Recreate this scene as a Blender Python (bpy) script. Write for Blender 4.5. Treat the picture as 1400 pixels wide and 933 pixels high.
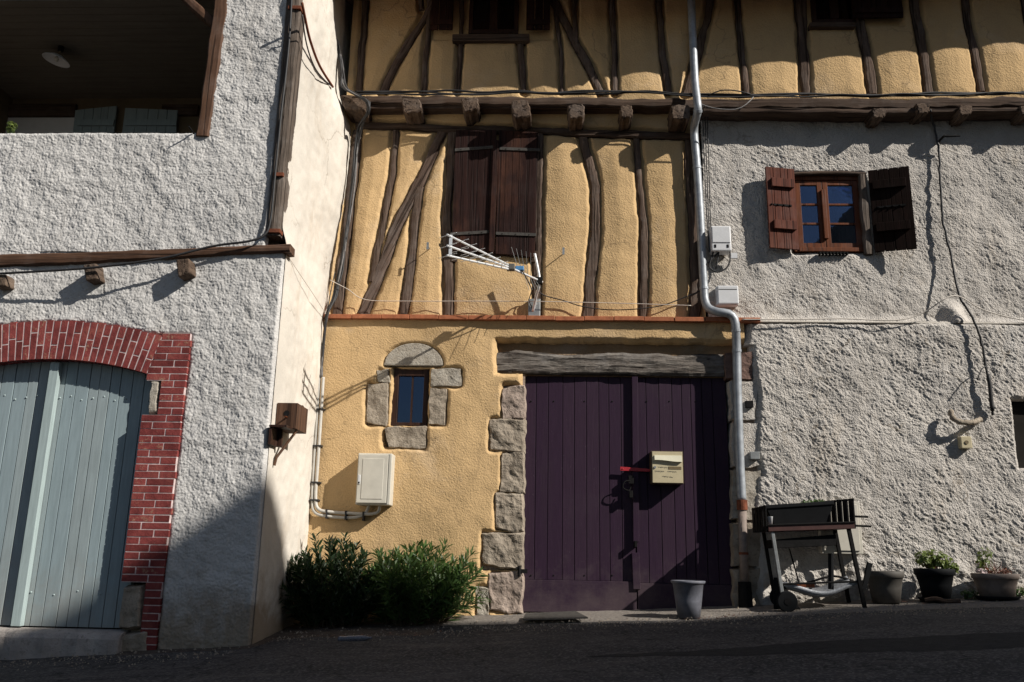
import bpy, bmesh, math, random
import numpy as np
from math import radians, sin, cos, pi, sqrt, atan2
from mathutils import Vector, Matrix

# ------------------------------------------------------------------ scene, camera, light
scene = bpy.context.scene
for o in list(bpy.data.objects):
    bpy.data.objects.remove(o)
COL = scene.collection

F_PX, PITCH, YAW, ROLL = 1167.0, radians(14), radians(-2.4), radians(1.1)
CAM = Vector((0.0, -8.7, 0.6))
fw = Vector((sin(YAW) * cos(PITCH), cos(YAW) * cos(PITCH), sin(PITCH)))
r0 = fw.cross(Vector((0, 0, 1))).normalized()
u0 = r0.cross(fw)
RT = r0 * cos(ROLL) + u0 * sin(ROLL)
UP = u0 * cos(ROLL) - r0 * sin(ROLL)
cd = bpy.data.cameras.new('camera')
cam = bpy.data.objects.new('camera', cd)
COL.objects.link(cam)
cam.matrix_world = Matrix(((RT.x, UP.x, -fw.x, CAM.x), (RT.y, UP.y, -fw.y, CAM.y), (RT.z, UP.z, -fw.z, CAM.z), (0, 0, 0, 1)))
cd.sensor_width = 36.0
cd.lens = F_PX / 1400 * 36.0
cd.clip_start, cd.clip_end = 0.05, 1000.0
scene.camera = cam

SUN = Vector((2.0, -1.0, 1.55))                 # towards the sun
SUN_E = math.asin(SUN.z / SUN.length)
world = bpy.data.worlds.new('World')
scene.world = world
world.use_nodes = True
wn = world.node_tree
bgn = wn.nodes['Background']
skyn = wn.nodes.new('ShaderNodeTexSky')
skyn.sky_type = 'NISHITA'
skyn.sun_disc = False
skyn.sun_elevation = SUN_E
skyn.sun_rotation = atan2(SUN.x, SUN.y)
wn.links.new(skyn.outputs[0], bgn.inputs[0])
bgn.inputs[1].default_value = 0.05
sl = bpy.data.lights.new('sun', 'SUN')
sl.energy = 5.0
sl.angle = radians(0.5)
sl.color = (1.0, 0.95, 0.87)
so = bpy.data.objects.new('sun', sl)
COL.objects.link(so)
so.location = (12, -12, 14)
so.rotation_euler = (-SUN).to_track_quat('-Z', 'Y').to_euler()
scene.view_settings.view_transform = 'Standard'
scene.view_settings.look = 'None'
scene.view_settings.exposure = 0.34
scene.view_settings.gamma = 1.0
scene.view_settings.use_curve_mapping = False

# ------------------------------------------------------------------ survey: the photo's points on real planes
def ray(px, py):
    return fw + RT * ((px - 700) / F_PX) - UP * ((py - 466.5) / F_PX)

def P(px, py, Y):
    d = ray(px, py)
    return CAM + d * ((Y - CAM.y) / d.y)

def PX(px, py, X):
    d = ray(px, py)
    return CAM + d * ((X - CAM.x) / d.x)

def ground_z(x, y):
    xc = max(-14.0, min(16.0, x))
    z = 0.03 + 0.047 * xc
    if x < -2.0: z -= 0.02 * min(2.5, -2.0 - x)
    if x > 1.0: z += 0.045 * min(1.0, (x - 1.0) / 2.0)
    if y > -3: z += 0.05 * min(y, 0.4)
    else: z += -0.15 + 0.09 * (max(y, -14) + 3)
    return z

def G(px, py):
    d = ray(px, py)
    a, b = 2.0, 9.2
    for _ in range(50):
        m = (a + b) / 2
        p = CAM + d * (m / d.y)
        if p.z > ground_z(p.x, p.y): a = m
        else: b = m
    return CAM + d * (a / d.y)

# ------------------------------------------------------------------ noise
def perlin(x, y, seed=0):
    rs = np.random.RandomState(seed)
    perm = np.concatenate([rs.permutation(256)] * 2)
    ang = rs.rand(256) * 2 * pi
    gx, gy = np.cos(ang), np.sin(ang)
    xi, yi = np.floor(x).astype(int), np.floor(y).astype(int)
    xf, yf = x - xi, y - yi
    xi &= 255; yi &= 255
    u, v = xf * xf * xf * (xf * (xf * 6 - 15) + 10), yf * yf * yf * (yf * (yf * 6 - 15) + 10)
    def g(ix, iy, dx, dy):
        h = perm[perm[ix & 255] + (iy & 255)]
        return gx[h] * dx + gy[h] * dy
    a = g(xi, yi, xf, yf); b = g(xi + 1, yi, xf - 1, yf)
    c = g(xi, yi + 1, xf, yf - 1); d = g(xi + 1, yi + 1, xf - 1, yf - 1)
    return ((a * (1 - u) + b * u) * (1 - v) + (c * (1 - u) + d * u) * v) * 1.5

def fbm(x, y, f, octv=3, seed=0):
    s, a = 0, 1.0
    for k in range(octv):
        s = s + a * perlin(x * f, y * f, seed + k * 7)
        f *= 2.03; a *= 0.5
    return s

def sstep(t):
    t = np.clip(t, 0, 1)
    return t * t * (3 - 2 * t)

def seg_sdf(X, Z, pts, hw):
    best = np.full(X.shape, 9.0)
    for (a, b) in zip(pts[:-1], pts[1:]):
        ax, az, bx, bz = a[0], a[1], b[0], b[1]
        dx, dz = bx - ax, bz - az
        t = np.clip(((X - ax) * dx + (Z - az) * dz) / (dx * dx + dz * dz + 1e-9), 0, 1)
        best = np.minimum(best, np.hypot(X - ax - t * dx, Z - az - t * dz) - hw)
    return best

def rect_sdf(X, Z, x0, x1, z0, z1, r=0.0):
    cx, cz = (x0 + x1) / 2, (z0 + z1) / 2
    qx = np.abs(X - cx) - (x1 - x0) / 2 + r
    qz = np.abs(Z - cz) - (z1 - z0) / 2 + r
    return np.hypot(np.maximum(qx, 0), np.maximum(qz, 0)) + np.minimum(np.maximum(qx, qz), 0) - r

# ------------------------------------------------------------------ mesh builder
WL = {}

def link(o, parent):
    COL.objects.link(o)
    if parent is not None:
        o.parent = parent
        o.matrix_parent_inverse = Matrix.Translation(-WL[parent.name])
    return o

def finish(me, name, mats, parent, loc, smooth, bevel):
    for m in (mats if isinstance(mats, (list, tuple)) else [mats]):
        me.materials.append(m)
    me.validate()
    if smooth:
        me.polygons.foreach_set('use_smooth', [True] * len(me.polygons))
    me.update()
    o = bpy.data.objects.new(name, me)
    link(o, parent)
    if loc is not None:
        o.location = loc
        WL[o.name] = Vector(loc)
    else:
        WL[o.name] = Vector((0, 0, 0))
    if bevel:
        b = o.modifiers.new('bevel', 'BEVEL')
        b.width = bevel; b.segments = 2; b.limit_method = 'ANGLE'; b.angle_limit = radians(40)
    return o

class MB:
    def __init__(self):
        self.v, self.f, self.m = [], [], []
        self.M = None
    def add(self, vs, fs, mi=0):
        n = len(self.v)
        for q in vs:
            q = Vector(q)
            if self.M is not None: q = self.M @ q
            self.v.append(q)
        for q in fs:
            self.f.append(tuple(n + i for i in q)); self.m.append(mi)
    def hexa(self, c, mi=0):      # 4 bottom (ccw from above), 4 top
        self.add(c, [(3, 2, 1, 0), (4, 5, 6, 7), (0, 1, 5, 4), (1, 2, 6, 5), (2, 3, 7, 6), (3, 0, 4, 7)], mi)
    def box(self, x0, x1, y0, y1, z0, z1, mi=0):
        self.hexa([(x0, y0, z0), (x1, y0, z0), (x1, y1, z0), (x0, y1, z0), (x0, y0, z1), (x1, y0, z1), (x1, y1, z1), (x0, y1, z1)], mi)
    def slab(self, q, y0, y1, mi=0):   # q: bl, br, tr, tl (x, z) extruded along y
        self.prism(q, y0, y1, mi)
    def prism(self, poly, y0, y1, mi=0):  # poly (x,z) ccw seen from the front (-y)
        n = len(poly)
        vs = [(p[0], y0, p[1]) for p in poly] + [(p[0], y1, p[1]) for p in poly]
        fs = [tuple(range(n)), tuple(range(2 * n - 1, n - 1, -1))]
        for i in range(n):
            j = (i + 1) % n
            fs.append((i, i + n, j + n, j))
        self.add(vs, fs, mi)
    def cyl(self, p0, p1, ra, rb=None, n=12, mi=0):
        self.tube([p0, p1], [ra, rb if rb is not None else ra], n, mi)
    def tube(self, pts, r, n=8, mi=0, caps=True):
        pts = [Vector(p) for p in pts]
        rs = r if isinstance(r, (list, tuple)) else [r] * len(pts)
        up = None
        vs = []
        for i, p in enumerate(pts):
            t = (pts[min(i + 1, len(pts) - 1)] - pts[max(i - 1, 0)])
            if t.length < 1e-9: t = Vector((0, 0, 1))
            t.normalize()
            if up is None:
                up = t.orthogonal().normalized()
            else:
                up = (up - t * up.dot(t))
                up = up.normalized() if up.length > 1e-6 else t.orthogonal().normalized()
            bi = t.cross(up)
            for k in range(n):
                a = 2 * pi * k / n
                vs.append(p + (up * cos(a) + bi * sin(a)) * rs[i])
        fs = []
        for i in range(len(pts) - 1):
            for k in range(n):
                k2 = (k + 1) % n
                fs.append((i * n + k, i * n + k2, (i + 1) * n + k2, (i + 1) * n + k))
        if caps:
            fs.append(tuple(range(n - 1, -1, -1)))
            fs.append(tuple((len(pts) - 1) * n + k for k in range(n)))
        self.add(vs, fs, mi)
    def lathe(self, c, prof, n=32, mi=0, wob=0):
        vs, fs = [], []
        for (r, z) in prof:
            for k in range(n):
                a = 2 * pi * k / n
                vs.append((c[0] + r * cos(a), c[1] + r * sin(a), c[2] + z))
        for i in range(len(prof) - 1):
            for k in range(n):
                k2 = (k + 1) % n
                fs.append((i * n + k, i * n + k2, (i + 1) * n + k2, (i + 1) * n + k))
        self.add(vs, fs, mi)
    def build(self, name, mats, parent=None, loc=None, smooth=False, bevel=0):
        vs = [tuple(q - Vector(loc)) for q in self.v] if loc is not None else [tuple(q) for q in self.v]
        me = bpy.data.meshes.new(name)
        me.from_pydata(vs, [], self.f)
        me.polygons.foreach_set('material_index', self.m)
        return finish(me, name, mats, parent, loc, smooth, bevel)

def thing(name, label, cat, loc, group=None):
    o = bpy.data.objects.new(name, None)
    COL.objects.link(o)
    o.location = loc
    o.empty_display_size = 0.1
    WL[o.name] = Vector(loc)
    return tag(o, label, cat, group)

def tag(o, label, cat, group=None, kind=None):
    o['label'] = label
    o['category'] = cat
    if group: o['group'] = group
    if kind: o['kind'] = kind
    return o

def smooth_line(pts, step=0.05, jitter=0.0, seed=0):
    pts = [Vector(p) for p in pts]
    rnd = random.Random(seed)
    out = []
    for i in range(len(pts) - 1):
        p0, p1, p2, p3 = pts[max(i - 1, 0)], pts[i], pts[i + 1], pts[min(i + 2, len(pts) - 1)]
        n = max(2, int((p2 - p1).length / step))
        for k in range(n):
            t = k / n
            q = 0.5 * ((2 * p1) + (p2 - p0) * t + (2 * p0 - 5 * p1 + 4 * p2 - p3) * t * t + (3 * p1 - p0 - 3 * p2 + p3) * t ** 3)
            if jitter: q = q + Vector((rnd.uniform(-1, 1), rnd.uniform(-1, 1), rnd.uniform(-1, 1))) * jitter
            out.append(q)
    out.append(pts[-1])
    return out

def wallgrid(name, x0, x1, z0, z1, res, H, mats, parent, keep=None):
    nx, nz = int((x1 - x0) / res) + 1, int((z1 - z0) / res) + 1
    xs, zs = np.linspace(x0, x1, nx), np.linspace(z0, z1, nz)
    X, Z = np.meshgrid(xs, zs)
    Y = H(X, Z)
    idx = np.arange(nx * nz).reshape(nz, nx)
    q = np.stack([idx[:-1, :-1], idx[:-1, 1:], idx[1:, 1:], idx[1:, :-1]], -1).reshape(-1, 4)
    if keep is not None:
        K = keep(X, Z).ravel()
        q = q[K[q].any(1)]
    used = np.unique(q)
    rem = np.zeros(nx * nz, int); rem[used] = np.arange(len(used))
    q = rem[q]
    V = np.stack([X.ravel(), Y.ravel(), Z.ravel()], -1)[used]
    me = bpy.data.meshes.new(name)
    me.vertices.add(len(V)); me.vertices.foreach_set('co', V.astype(np.float32).ravel())
    me.loops.add(len(q) * 4); me.loops.foreach_set('vertex_index', q.astype(np.int32).ravel())
    me.polygons.add(len(q))
    me.polygons.foreach_set('loop_start', np.arange(0, len(q) * 4, 4, dtype=np.int32))
    me.polygons.foreach_set('loop_total', np.full(len(q), 4, dtype=np.int32))
    me.update(calc_edges=True)
    return finish(me, name, mats, parent, None, True, 0)

# ------------------------------------------------------------------ materials
class NT:
    def __init__(self, name):
        self.mat = bpy.data.materials.new(name)
        self.mat.use_nodes = True
        self.t = self.mat.node_tree
        self.b = self.t.nodes['Principled BSDF']
        self.co = self.t.nodes.new('ShaderNodeTexCoord').outputs['Object']
    def n(self, typ, **kw):
        x = self.t.nodes.new('ShaderNode' + typ)
        for k, v in kw.items(): setattr(x, k, v)
        return x
    def l(self, a, b): self.t.links.new(a, b)
    def mapping(self, scale=(1, 1, 1), rot=(0, 0, 0)):
        m = self.n('Mapping')
        m.inputs['Scale'].default_value = scale
        m.inputs['Rotation'].default_value = rot
        self.l(self.co, m.inputs['Vector'])
        return m.outputs[0]
    def noise(self, scale, detail=4, rough=0.55, vec=None, dist=0.0):
        x = self.n('TexNoise')
        x.inputs['Scale'].default_value = scale
        x.inputs['Detail'].default_value = detail
        x.inputs['Roughness'].default_value = rough
        x.inputs['Distortion'].default_value = dist
        self.l(vec if vec is not None else self.co, x.inputs['Vector'])
        return x.outputs['Fac']
    def voro(self, scale, vec=None, feature='F1'):
        x = self.n('TexVoronoi')
        x.feature = feature
        x.inputs['Scale'].default_value = scale
        self.l(vec if vec is not None else self.co, x.inputs['Vector'])
        return x
    def ramp(self, fac, stops):
        r = self.n('ValToRGB')
        e = r.color_ramp.elements
        while len(e) < len(stops): e.new(0.5)
        for el, (p, c) in zip(e, stops):
            el.position = p
            el.color = (*c, 1) if len(c) == 3 else c
        self.l(fac, r.inputs[0])
        return r.outputs[0]
    def mix(self, fac, a, b, blend='MIX'):
        x = self.n('Mix', data_type='RGBA', blend_type=blend)
        for s, v in ((x.inputs[0], fac), (x.inputs[6], a), (x.inputs[7], b)):
            if hasattr(v, 'links') or hasattr(v, 'is_linked'): self.l(v, s)
            else: s.default_value = v if not isinstance(v, tuple) else (*v, 1)
        return x.outputs[2]
    def math(self, op, a, b=0.0):
        x = self.n('Math', operation=op)
        for s, v in ((x.inputs[0], a), (x.inputs[1], b)):
            if hasattr(v, 'is_linked'): self.l(v, s)
            else: s.default_value = v
        return x.outputs[0]
    def bump(self, h, strength, dist, prev=None):
        x = self.n('Bump')
        x.inputs['Strength'].default_value = strength
        x.inputs['Distance'].default_value = dist
        self.l(h, x.inputs['Height'])
        if prev is not None: self.l(prev, x.inputs['Normal'])
        self.l(x.outputs[0], self.b.inputs['Normal'])
        return x.outputs[0]
    def color(self, c):
        if hasattr(c, 'is_linked'): self.l(c, self.b.inputs['Base Color'])
        else: self.b.inputs['Base Color'].default_value = (*c, 1)
    def rough(self, v, spec=0.3):
        self.b.inputs['Roughness'].default_value = v
        self.b.inputs['Specular IOR Level'].default_value = spec

def sc(c, k): return tuple(min(1, x * k) for x in c)

def plaster(name, c, grain=55, gdist=0.006, gstr=0.6, stain=(0.2, 0.16, 0.11), stain_amt=0.35, fleck=0.25, splash=None, streak_amt=0.25, fade=0.25, crack=0.0):
    t = NT(name)
    big = t.noise(0.9, 5, 0.6)
    med = t.noise(6, 5, 0.65)
    col = t.ramp(big, [(0.3, sc(c, 0.86)), (0.52, c), (0.72, sc(c, 1.12))])
    col = t.mix(t.ramp(med, [(0.42, (0, 0, 0)), (0.75, (fleck,) * 3)]), col, sc(c, 0.72))
    sm = t.noise(1.7, 7, 0.7, t.mapping((1.0, 1.0, 0.5)), 0.4)
    col = t.mix(t.ramp(sm, [(0.56, (0, 0, 0)), (0.74, (stain_amt,) * 3)]), col, stain)
    st = t.noise(9, 5, 0.7, t.mapping((1.0, 1.0, 0.07)), 0.3)
    col = t.mix(t.ramp(st, [(0.55, (0, 0, 0)), (0.78, (streak_amt,) * 3)]), col, sc(stain, 0.85))
    pale = t.noise(1.1, 6, 0.7, t.mapping((1, 1, 1), (0.4, 0.2, 0.9)), 0.6)
    col = t.mix(t.ramp(pale, [(0.54, (0, 0, 0)), (0.66, (fade,) * 3)]), col, tuple(min(1, x * 0.55 + 0.27) for x in c))
    if crack:
        wv = t.n('VectorMath', operation='ADD'); nz = t.n('TexNoise'); nz.inputs['Scale'].default_value = 3.0; nz.inputs['Detail'].default_value = 6
        t.l(t.co, nz.inputs['Vector']); t.l(t.co, wv.inputs[0])
        scl = t.n('VectorMath', operation='SCALE'); scl.inputs['Scale'].default_value = 0.55; t.l(nz.outputs['Color'], scl.inputs[0]); t.l(scl.outputs[0], wv.inputs[1])
        vc = t.voro(0.75, wv.outputs[0], 'DISTANCE_TO_EDGE')
        msk = t.math('MULTIPLY', t.ramp(vc.outputs['Distance'], [(0.0, (1, 1, 1)), (0.006, (0, 0, 0))]), t.ramp(t.noise(1.4, 2), [(0.45, (0, 0, 0)), (0.6, (crack,) * 3)]))
        col = t.mix(msk, col, sc(stain, 0.4))
    fine = t.noise(grain * 1.6, 2)
    col = t.mix(t.ramp(fine, [(0.35, (0.22,) * 3), (0.55, (0, 0, 0))]), col, sc(c, 0.55))
    if splash:
        sx = t.n('SeparateXYZ'); t.l(t.co, sx.inputs[0])
        hz = t.math('ADD', t.math('MULTIPLY', sx.outputs[2], -0.85), t.math('MULTIPLY', t.noise(2.2, 6, 0.65), 1.5))
        col = t.mix(t.ramp(hz, [(0.40, (0, 0, 0)), (0.75, (0.8,) * 3)]), col, splash)
    t.color(col)
    t.rough(0.95, 0.1)
    v = t.voro(grain)
    h = t.math('ADD', t.math('MULTIPLY', v.outputs['Distance'], -0.6), t.noise(grain * 0.8, 3, 0.6))
    t.bump(h, gstr, gdist)
    return t.mat

def wood(name, c, c2, axis='z', grain=70, stretch=0.06, rough=0.8, rot=0.0, bump=0.5, bdist=0.004, spec=0.2, light=None, weather=0.5):
    t = NT(name)
    s = {'z': (1, 1, stretch), 'x': (stretch, 1, 1), 'y': (1, stretch, 1)}[axis]
    if rot:
        m0 = t.n('Mapping'); m0.inputs['Rotation'].default_value = (0, rot, 0)
        t.l(t.co, m0.inputs['Vector'])
        t.co = m0.outputs[0]
    vec = t.mapping(s)
    g = t.noise(grain, 5, 0.65, vec, 0.3)
    g2 = t.noise(grain * 0.22, 4, 0.6, vec, 0.8)
    col = t.ramp(g, [(0.3, c2), (0.6, c)])
    col = t.mix(t.ramp(g2, [(0.35, (0.6,) * 3), (0.65, (0, 0, 0))]), col, sc(c2, 0.8))
    if light:
        bl = t.noise(2.7, 5, 0.7, t.mapping((1, 1, 0.35)))
        col = t.mix(t.ramp(bl, [(0.52, (0, 0, 0)), (0.7, (0.7,) * 3)]), col, light)
    cr = t.noise(grain * 0.55, 3, 0.5, t.mapping(tuple(x if x == 1 else x * 0.35 for x in s)), 0.15)
    crk = t.ramp(cr, [(0.36, (1, 1, 1)), (0.41, (0, 0, 0))])
    gp = t.noise(3.2, 5, 0.7)
    col = t.mix(t.ramp(gp, [(0.5, (0, 0, 0)), (0.72, (weather,) * 3)]), col, tuple(0.5 * (x + 1.25 * sum(c) / 3) * 1.25 for x in c))
    col = t.mix(t.math('MULTIPLY', crk, 0.75), col, sc(c2, 0.35))
    t.color(col)
    t.rough(rough, spec)
    h = t.math('ADD', t.math('SUBTRACT', g, t.math('MULTIPLY', crk, 0.9)), t.math('MULTIPLY', g2, 1.5))
    t.bump(h, bump, bdist)
    return t.mat

def paint(name, c, rough=0.5, dirt=0.3, dirtc=None, axis='z', grain=60, bump=0.12, spec=0.35, dust=None, wear=0.35):
    t = NT(name)
    vec = t.mapping((1, 1, 0.08) if axis == 'z' else (0.08, 1, 1))
    g = t.noise(grain, 4, 0.6, vec)
    big = t.noise(2.3, 6, 0.65)
    col = t.ramp(g, [(0.3, sc(c, 0.88)), (0.65, sc(c, 1.08))])
    col = t.mix(t.ramp(big, [(0.5, (0, 0, 0)), (0.75, (dirt,) * 3)]), col, dirtc or sc(c, 0.5))
    sp = t.noise(55, 4, 0.7)
    col = t.mix(t.ramp(sp, [(0.66, (0, 0, 0)), (0.72, (wear,) * 3)]), col, tuple(x * 0.6 + 0.12 for x in c))
    if dust:
        sx = t.n('SeparateXYZ'); t.l(t.co, sx.inputs[0])
        hz = t.math('ADD', t.math('MULTIPLY', sx.outputs[2], -0.7), t.math('MULTIPLY', t.noise(5, 7, 0.75), 1.3))
        col = t.mix(t.ramp(hz, [(0.30, (0, 0, 0)), (0.72, (0.6,) * 3)]), col, dust)
    st = t.noise(14, 5, 0.7, t.mapping((1, 1, 0.06)))
    col = t.mix(t.ramp(st, [(0.5, (0, 0, 0)), (0.75, (0.3,) * 3)]), col, dirtc or sc(c, 0.6))
    t.color(col)
    t.rough(rough, spec)
    t.bump(g, bump, 0.004)
    return t.mat

def plain(name, c, rough=0.5, metal=0.0, var=0.15, scale=9, spec=0.4, bump=0.0):
    t = NT(name)
    g = t.noise(scale, 5, 0.65)
    t.color(t.ramp(g, [(0.3, sc(c, 1 - var)), (0.7, sc(c, 1 + var))]))
    t.rough(rough, spec)
    t.b.inputs['Metallic'].default_value = metal
    if bump: t.bump(t.noise(scale * 8, 4), bump, 0.003)
    return t.mat

def stone_mat(name, c, c2, scale=9):
    t = NT(name)
    a = t.noise(scale, 7, 0.7)
    b = t.noise(scale * 4, 5, 0.7)
    col = t.ramp(a, [(0.3, c2), (0.6, c), (0.8, sc(c, 1.2))])
    col = t.mix(t.ramp(b, [(0.52, (0, 0, 0)), (0.66, (0.6,) * 3)]), col, sc(c2, 0.6))
    t.color(col)
    t.rough(0.95, 0.1)
    t.bump(t.math('ADD', a, b), 0.9, 0.012)
    return t.mat

M_GREY = plaster('grey_roughcast', (0.54, 0.525, 0.508), 46, 0.008, 0.8, (0.29, 0.26, 0.22), 0.4, 0.25, (0.23, 0.175, 0.115), 0.35, 0.2)
M_CREAM = plaster('cream_plaster', (0.615, 0.57, 0.505), 60, 0.003, 0.4, (0.44, 0.33, 0.22), 0.45, 0.15, (0.26, 0.19, 0.12), 0.3, 0.1, 0.6)
M_YEL = plaster('yellow_plaster', (0.555, 0.38, 0.196), 62, 0.006, 0.75, (0.44, 0.31, 0.18), 0.5, 0.22, None, 0.3, 0.22, 0.7)
M_RECESS = plaster('shaded_brown_plaster', (0.23, 0.155, 0.09), 62, 0.006, 0.7, (0.1, 0.07, 0.05), 0.6, 0.4)  # dirty brown plaster, darkened to carry the shadow above the lintel
M_RIGHT = plaster('weathered_plaster', (0.51, 0.475, 0.435), 80, 0.010, 1.0, (0.34, 0.25, 0.15), 0.45, 0.5, (0.25, 0.19, 0.12), 0.3, 0.35, 0.8)
M_TIM = wood('old_timber', (0.155, 0.113, 0.089), (0.06, 0.038, 0.028), 'z', 60, 0.07, 0.9, bdist=0.010, bump=0.9, spec=0.1)
M_TIMD = wood('old_timber_slanted', (0.16, 0.116, 0.092), (0.065, 0.04, 0.03), 'z', 60, 0.07, 0.9, rot=radians(-24), bdist=0.010, bump=0.9, spec=0.1)
M_TIMX = wood('old_beam', (0.10, 0.066, 0.047), (0.04, 0.025, 0.018), 'x', 50, 0.06, 0.9, bdist=0.008, bump=0.8)
M_TIMG = wood('grey_weathered_oak', (0.23, 0.205, 0.18), (0.055, 0.043, 0.037), 'x', 34, 0.12, 0.9, bdist=0.02, bump=1.0, spec=0.08)
M_TIMB = wood('brown_beam', (0.12, 0.062, 0.036), (0.05, 0.026, 0.016), 'x', 45, 0.06, 0.75, bdist=0.005)
M_POSTB = wood('brown_post', (0.13, 0.068, 0.04), (0.06, 0.03, 0.018), 'z', 45, 0.06, 0.75, bdist=0.004)
M_POSTG = wood('grey_post', (0.17, 0.135, 0.11), (0.05, 0.038, 0.03), 'z', 45, 0.06, 0.9, bdist=0.01, bump=0.9)
M_END = wood('joist_end_grain', (0.15, 0.105, 0.075), (0.05, 0.032, 0.023), 'y', 40, 0.3, 0.9, bdist=0.01, bump=0.9)
M_SHUT = wood('dark_shutter_wood', (0.035, 0.0155, 0.013), (0.016, 0.008, 0.007), 'z', 60, 0.05, 0.65, bdist=0.004, bump=0.8, spec=0.08, light=(0.085, 0.036, 0.022))
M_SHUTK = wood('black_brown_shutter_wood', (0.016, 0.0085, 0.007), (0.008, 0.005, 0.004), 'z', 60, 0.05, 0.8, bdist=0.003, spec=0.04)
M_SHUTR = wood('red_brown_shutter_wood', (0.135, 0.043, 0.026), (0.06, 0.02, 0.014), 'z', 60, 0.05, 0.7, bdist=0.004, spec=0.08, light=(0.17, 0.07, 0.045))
M_WIN = wood('varnished_window_wood', (0.17, 0.052, 0.019), (0.085, 0.026, 0.011), 'z', 60, 0.05, 0.45, bdist=0.0015, spec=0.15)
M_DWIN = wood('dark_window_wood', (0.05, 0.022, 0.014), (0.025, 0.012, 0.008), 'z', 60, 0.05, 0.5, bdist=0.0015)
M_PUR2 = paint('faded_purple_door_paint', (0.032, 0.0165, 0.031), 0.55, 0.5, (0.042, 0.027, 0.04), 'z', 60, 0.4, 0.15, (0.085, 0.064, 0.068), 0.6)
M_PUR = paint('purple_door_paint', (0.028, 0.0135, 0.0285), 0.55, 0.5, (0.034, 0.022, 0.03), 'z', 60, 0.35, 0.15, (0.075, 0.055, 0.06))
M_PURX = paint('purple_board_paint', (0.030, 0.016, 0.030), 0.6, 0.55, (0.055, 0.038, 0.043), 'x', 60, 0.25, 0.15, (0.085, 0.062, 0.066), 0.6)
M_BLUE = paint('grey_blue_door_paint', (0.245, 0.305, 0.325), 0.5, 0.35, (0.19, 0.235, 0.245), 'z', 50, 0.15, 0.3, (0.24, 0.24, 0.225))
M_BLUE2 = paint('faded_grey_blue_paint', (0.27, 0.32, 0.33), 0.55, 0.4, (0.2, 0.235, 0.24), 'z', 50, 0.2, 0.3, (0.25, 0.25, 0.235), 0.5)
M_BLUEL = paint('pale_blue_strip_paint', (0.33, 0.40, 0.40), 0.5, 0.2, None, 'z', 50, 0.12)
M_TERRA = plain('terracotta_tile', (0.33, 0.115, 0.055), 0.8, 0, 0.3, 14, 0.2, 0.3)
M_ZINC = plain('weathered_zinc', (0.30, 0.32, 0.345), 0.5, 0.3, 0.3, 12, 0.4, 0.1)
M_CABLE = plain('black_cable', (0.022, 0.021, 0.022), 0.6, 0, 0.3, 30)
M_CABLEG = plain('grey_cable', (0.16, 0.15, 0.145), 0.6, 0, 0.3, 30)
M_CABLEW = plain('pale_cable', (0.55, 0.50, 0.44), 0.6, 0, 0.2, 30)
M_PVC = plain('cream_conduit', (0.48, 0.46, 0.42), 0.45, 0, 0.12, 10)
M_WHITE = plain('white_plastic', (0.60, 0.60, 0.61), 0.4, 0, 0.06, 12)
M_CREAMBOX = plain('cream_cabinet', (0.54, 0.51, 0.44), 0.45, 0, 0.08, 8)
M_BOXGREY = plain('grey_seam', (0.10, 0.095, 0.085), 0.6)
M_LETTER = plain('cream_letterbox', (0.50, 0.43, 0.28), 0.4, 0, 0.08, 10)
M_LETTERL = plain('pale_flap', (0.60, 0.57, 0.44), 0.35, 0, 0.06, 10)
M_LETTERD = plain('brown_box_side', (0.075, 0.05, 0.03), 0.5, 0, 0.2, 10)
M_TAG = plain('brown_nameplate', (0.16, 0.12, 0.065), 0.45, 0, 0.2, 40)
M_INK = plain('grey_ink', (0.12, 0.11, 0.09), 0.7)
M_ALU = plain('aluminium', (0.70, 0.71, 0.72), 0.4, 0.35, 0.08, 20)
M_STRAP = plain('tarnished_strap_iron', (0.065, 0.06, 0.055), 0.75, 0.1, 0.3, 25, 0.15, 0.2)
M_STEEL = plain('galvanised_steel', (0.30, 0.31, 0.31), 0.45, 0.6, 0.2, 20)
M_IRON = plain('black_iron', (0.011, 0.0105, 0.0105), 0.8, 0.0, 0.3, 25, 0.08, 0.2)
M_RUST = plain('rust', (0.16, 0.055, 0.03), 0.9, 0, 0.4, 25, 0.15, 0.3)
M_BLKPL = plain('black_plastic', (0.009, 0.0095, 0.0105), 0.7, 0, 0.2, 15, 0.10)
M_REDMET = plain('red_paint_metal', (0.35, 0.02, 0.03), 0.45, 0, 0.2, 15)
M_REDTRAY = plain('red_brown_enamel', (0.055, 0.022, 0.019), 0.5, 0, 0.3, 15)
M_BLUEPL = plain('blue_plastic', (0.08, 0.22, 0.42), 0.4, 0, 0.1, 15)
M_BUCKET = plain('blue_grey_bucket', (0.115, 0.118, 0.14), 0.5, 0, 0.3, 12)
M_POTG = plain('taupe_pot', (0.07, 0.063, 0.055), 0.7, 0, 0.25, 15)
M_POTT = plain('grey_bowl_pot', (0.20, 0.158, 0.135), 0.75, 0, 0.25, 15)
M_SOIL = plain('potting_soil', (0.035, 0.024, 0.016), 1.0, 0, 0.5, 40, 0.05, 0.6)
M_GALV = plain('grey_speckled_sheet', (0.27, 0.28, 0.30), 0.5, 0.2, 0.45, 70, 0.4, 0.1)
M_STONE = stone_mat('grey_jamb_stone', (0.37, 0.315, 0.25), (0.19, 0.155, 0.12), 8)
M_STONEP = stone_mat('pinkish_jamb_stone', (0.385, 0.31, 0.26), (0.22, 0.17, 0.14), 7)
M_STONEL = stone_mat('pale_dressed_stone', (0.42, 0.385, 0.33), (0.29, 0.25, 0.2), 12)
M_STONER = stone_mat('red_brown_stone', (0.21, 0.135, 0.11), (0.11, 0.07, 0.06), 9)
M_CONC = stone_mat('pale_concrete', (0.40, 0.36, 0.33), (0.25, 0.22, 0.2), 6)
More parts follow.
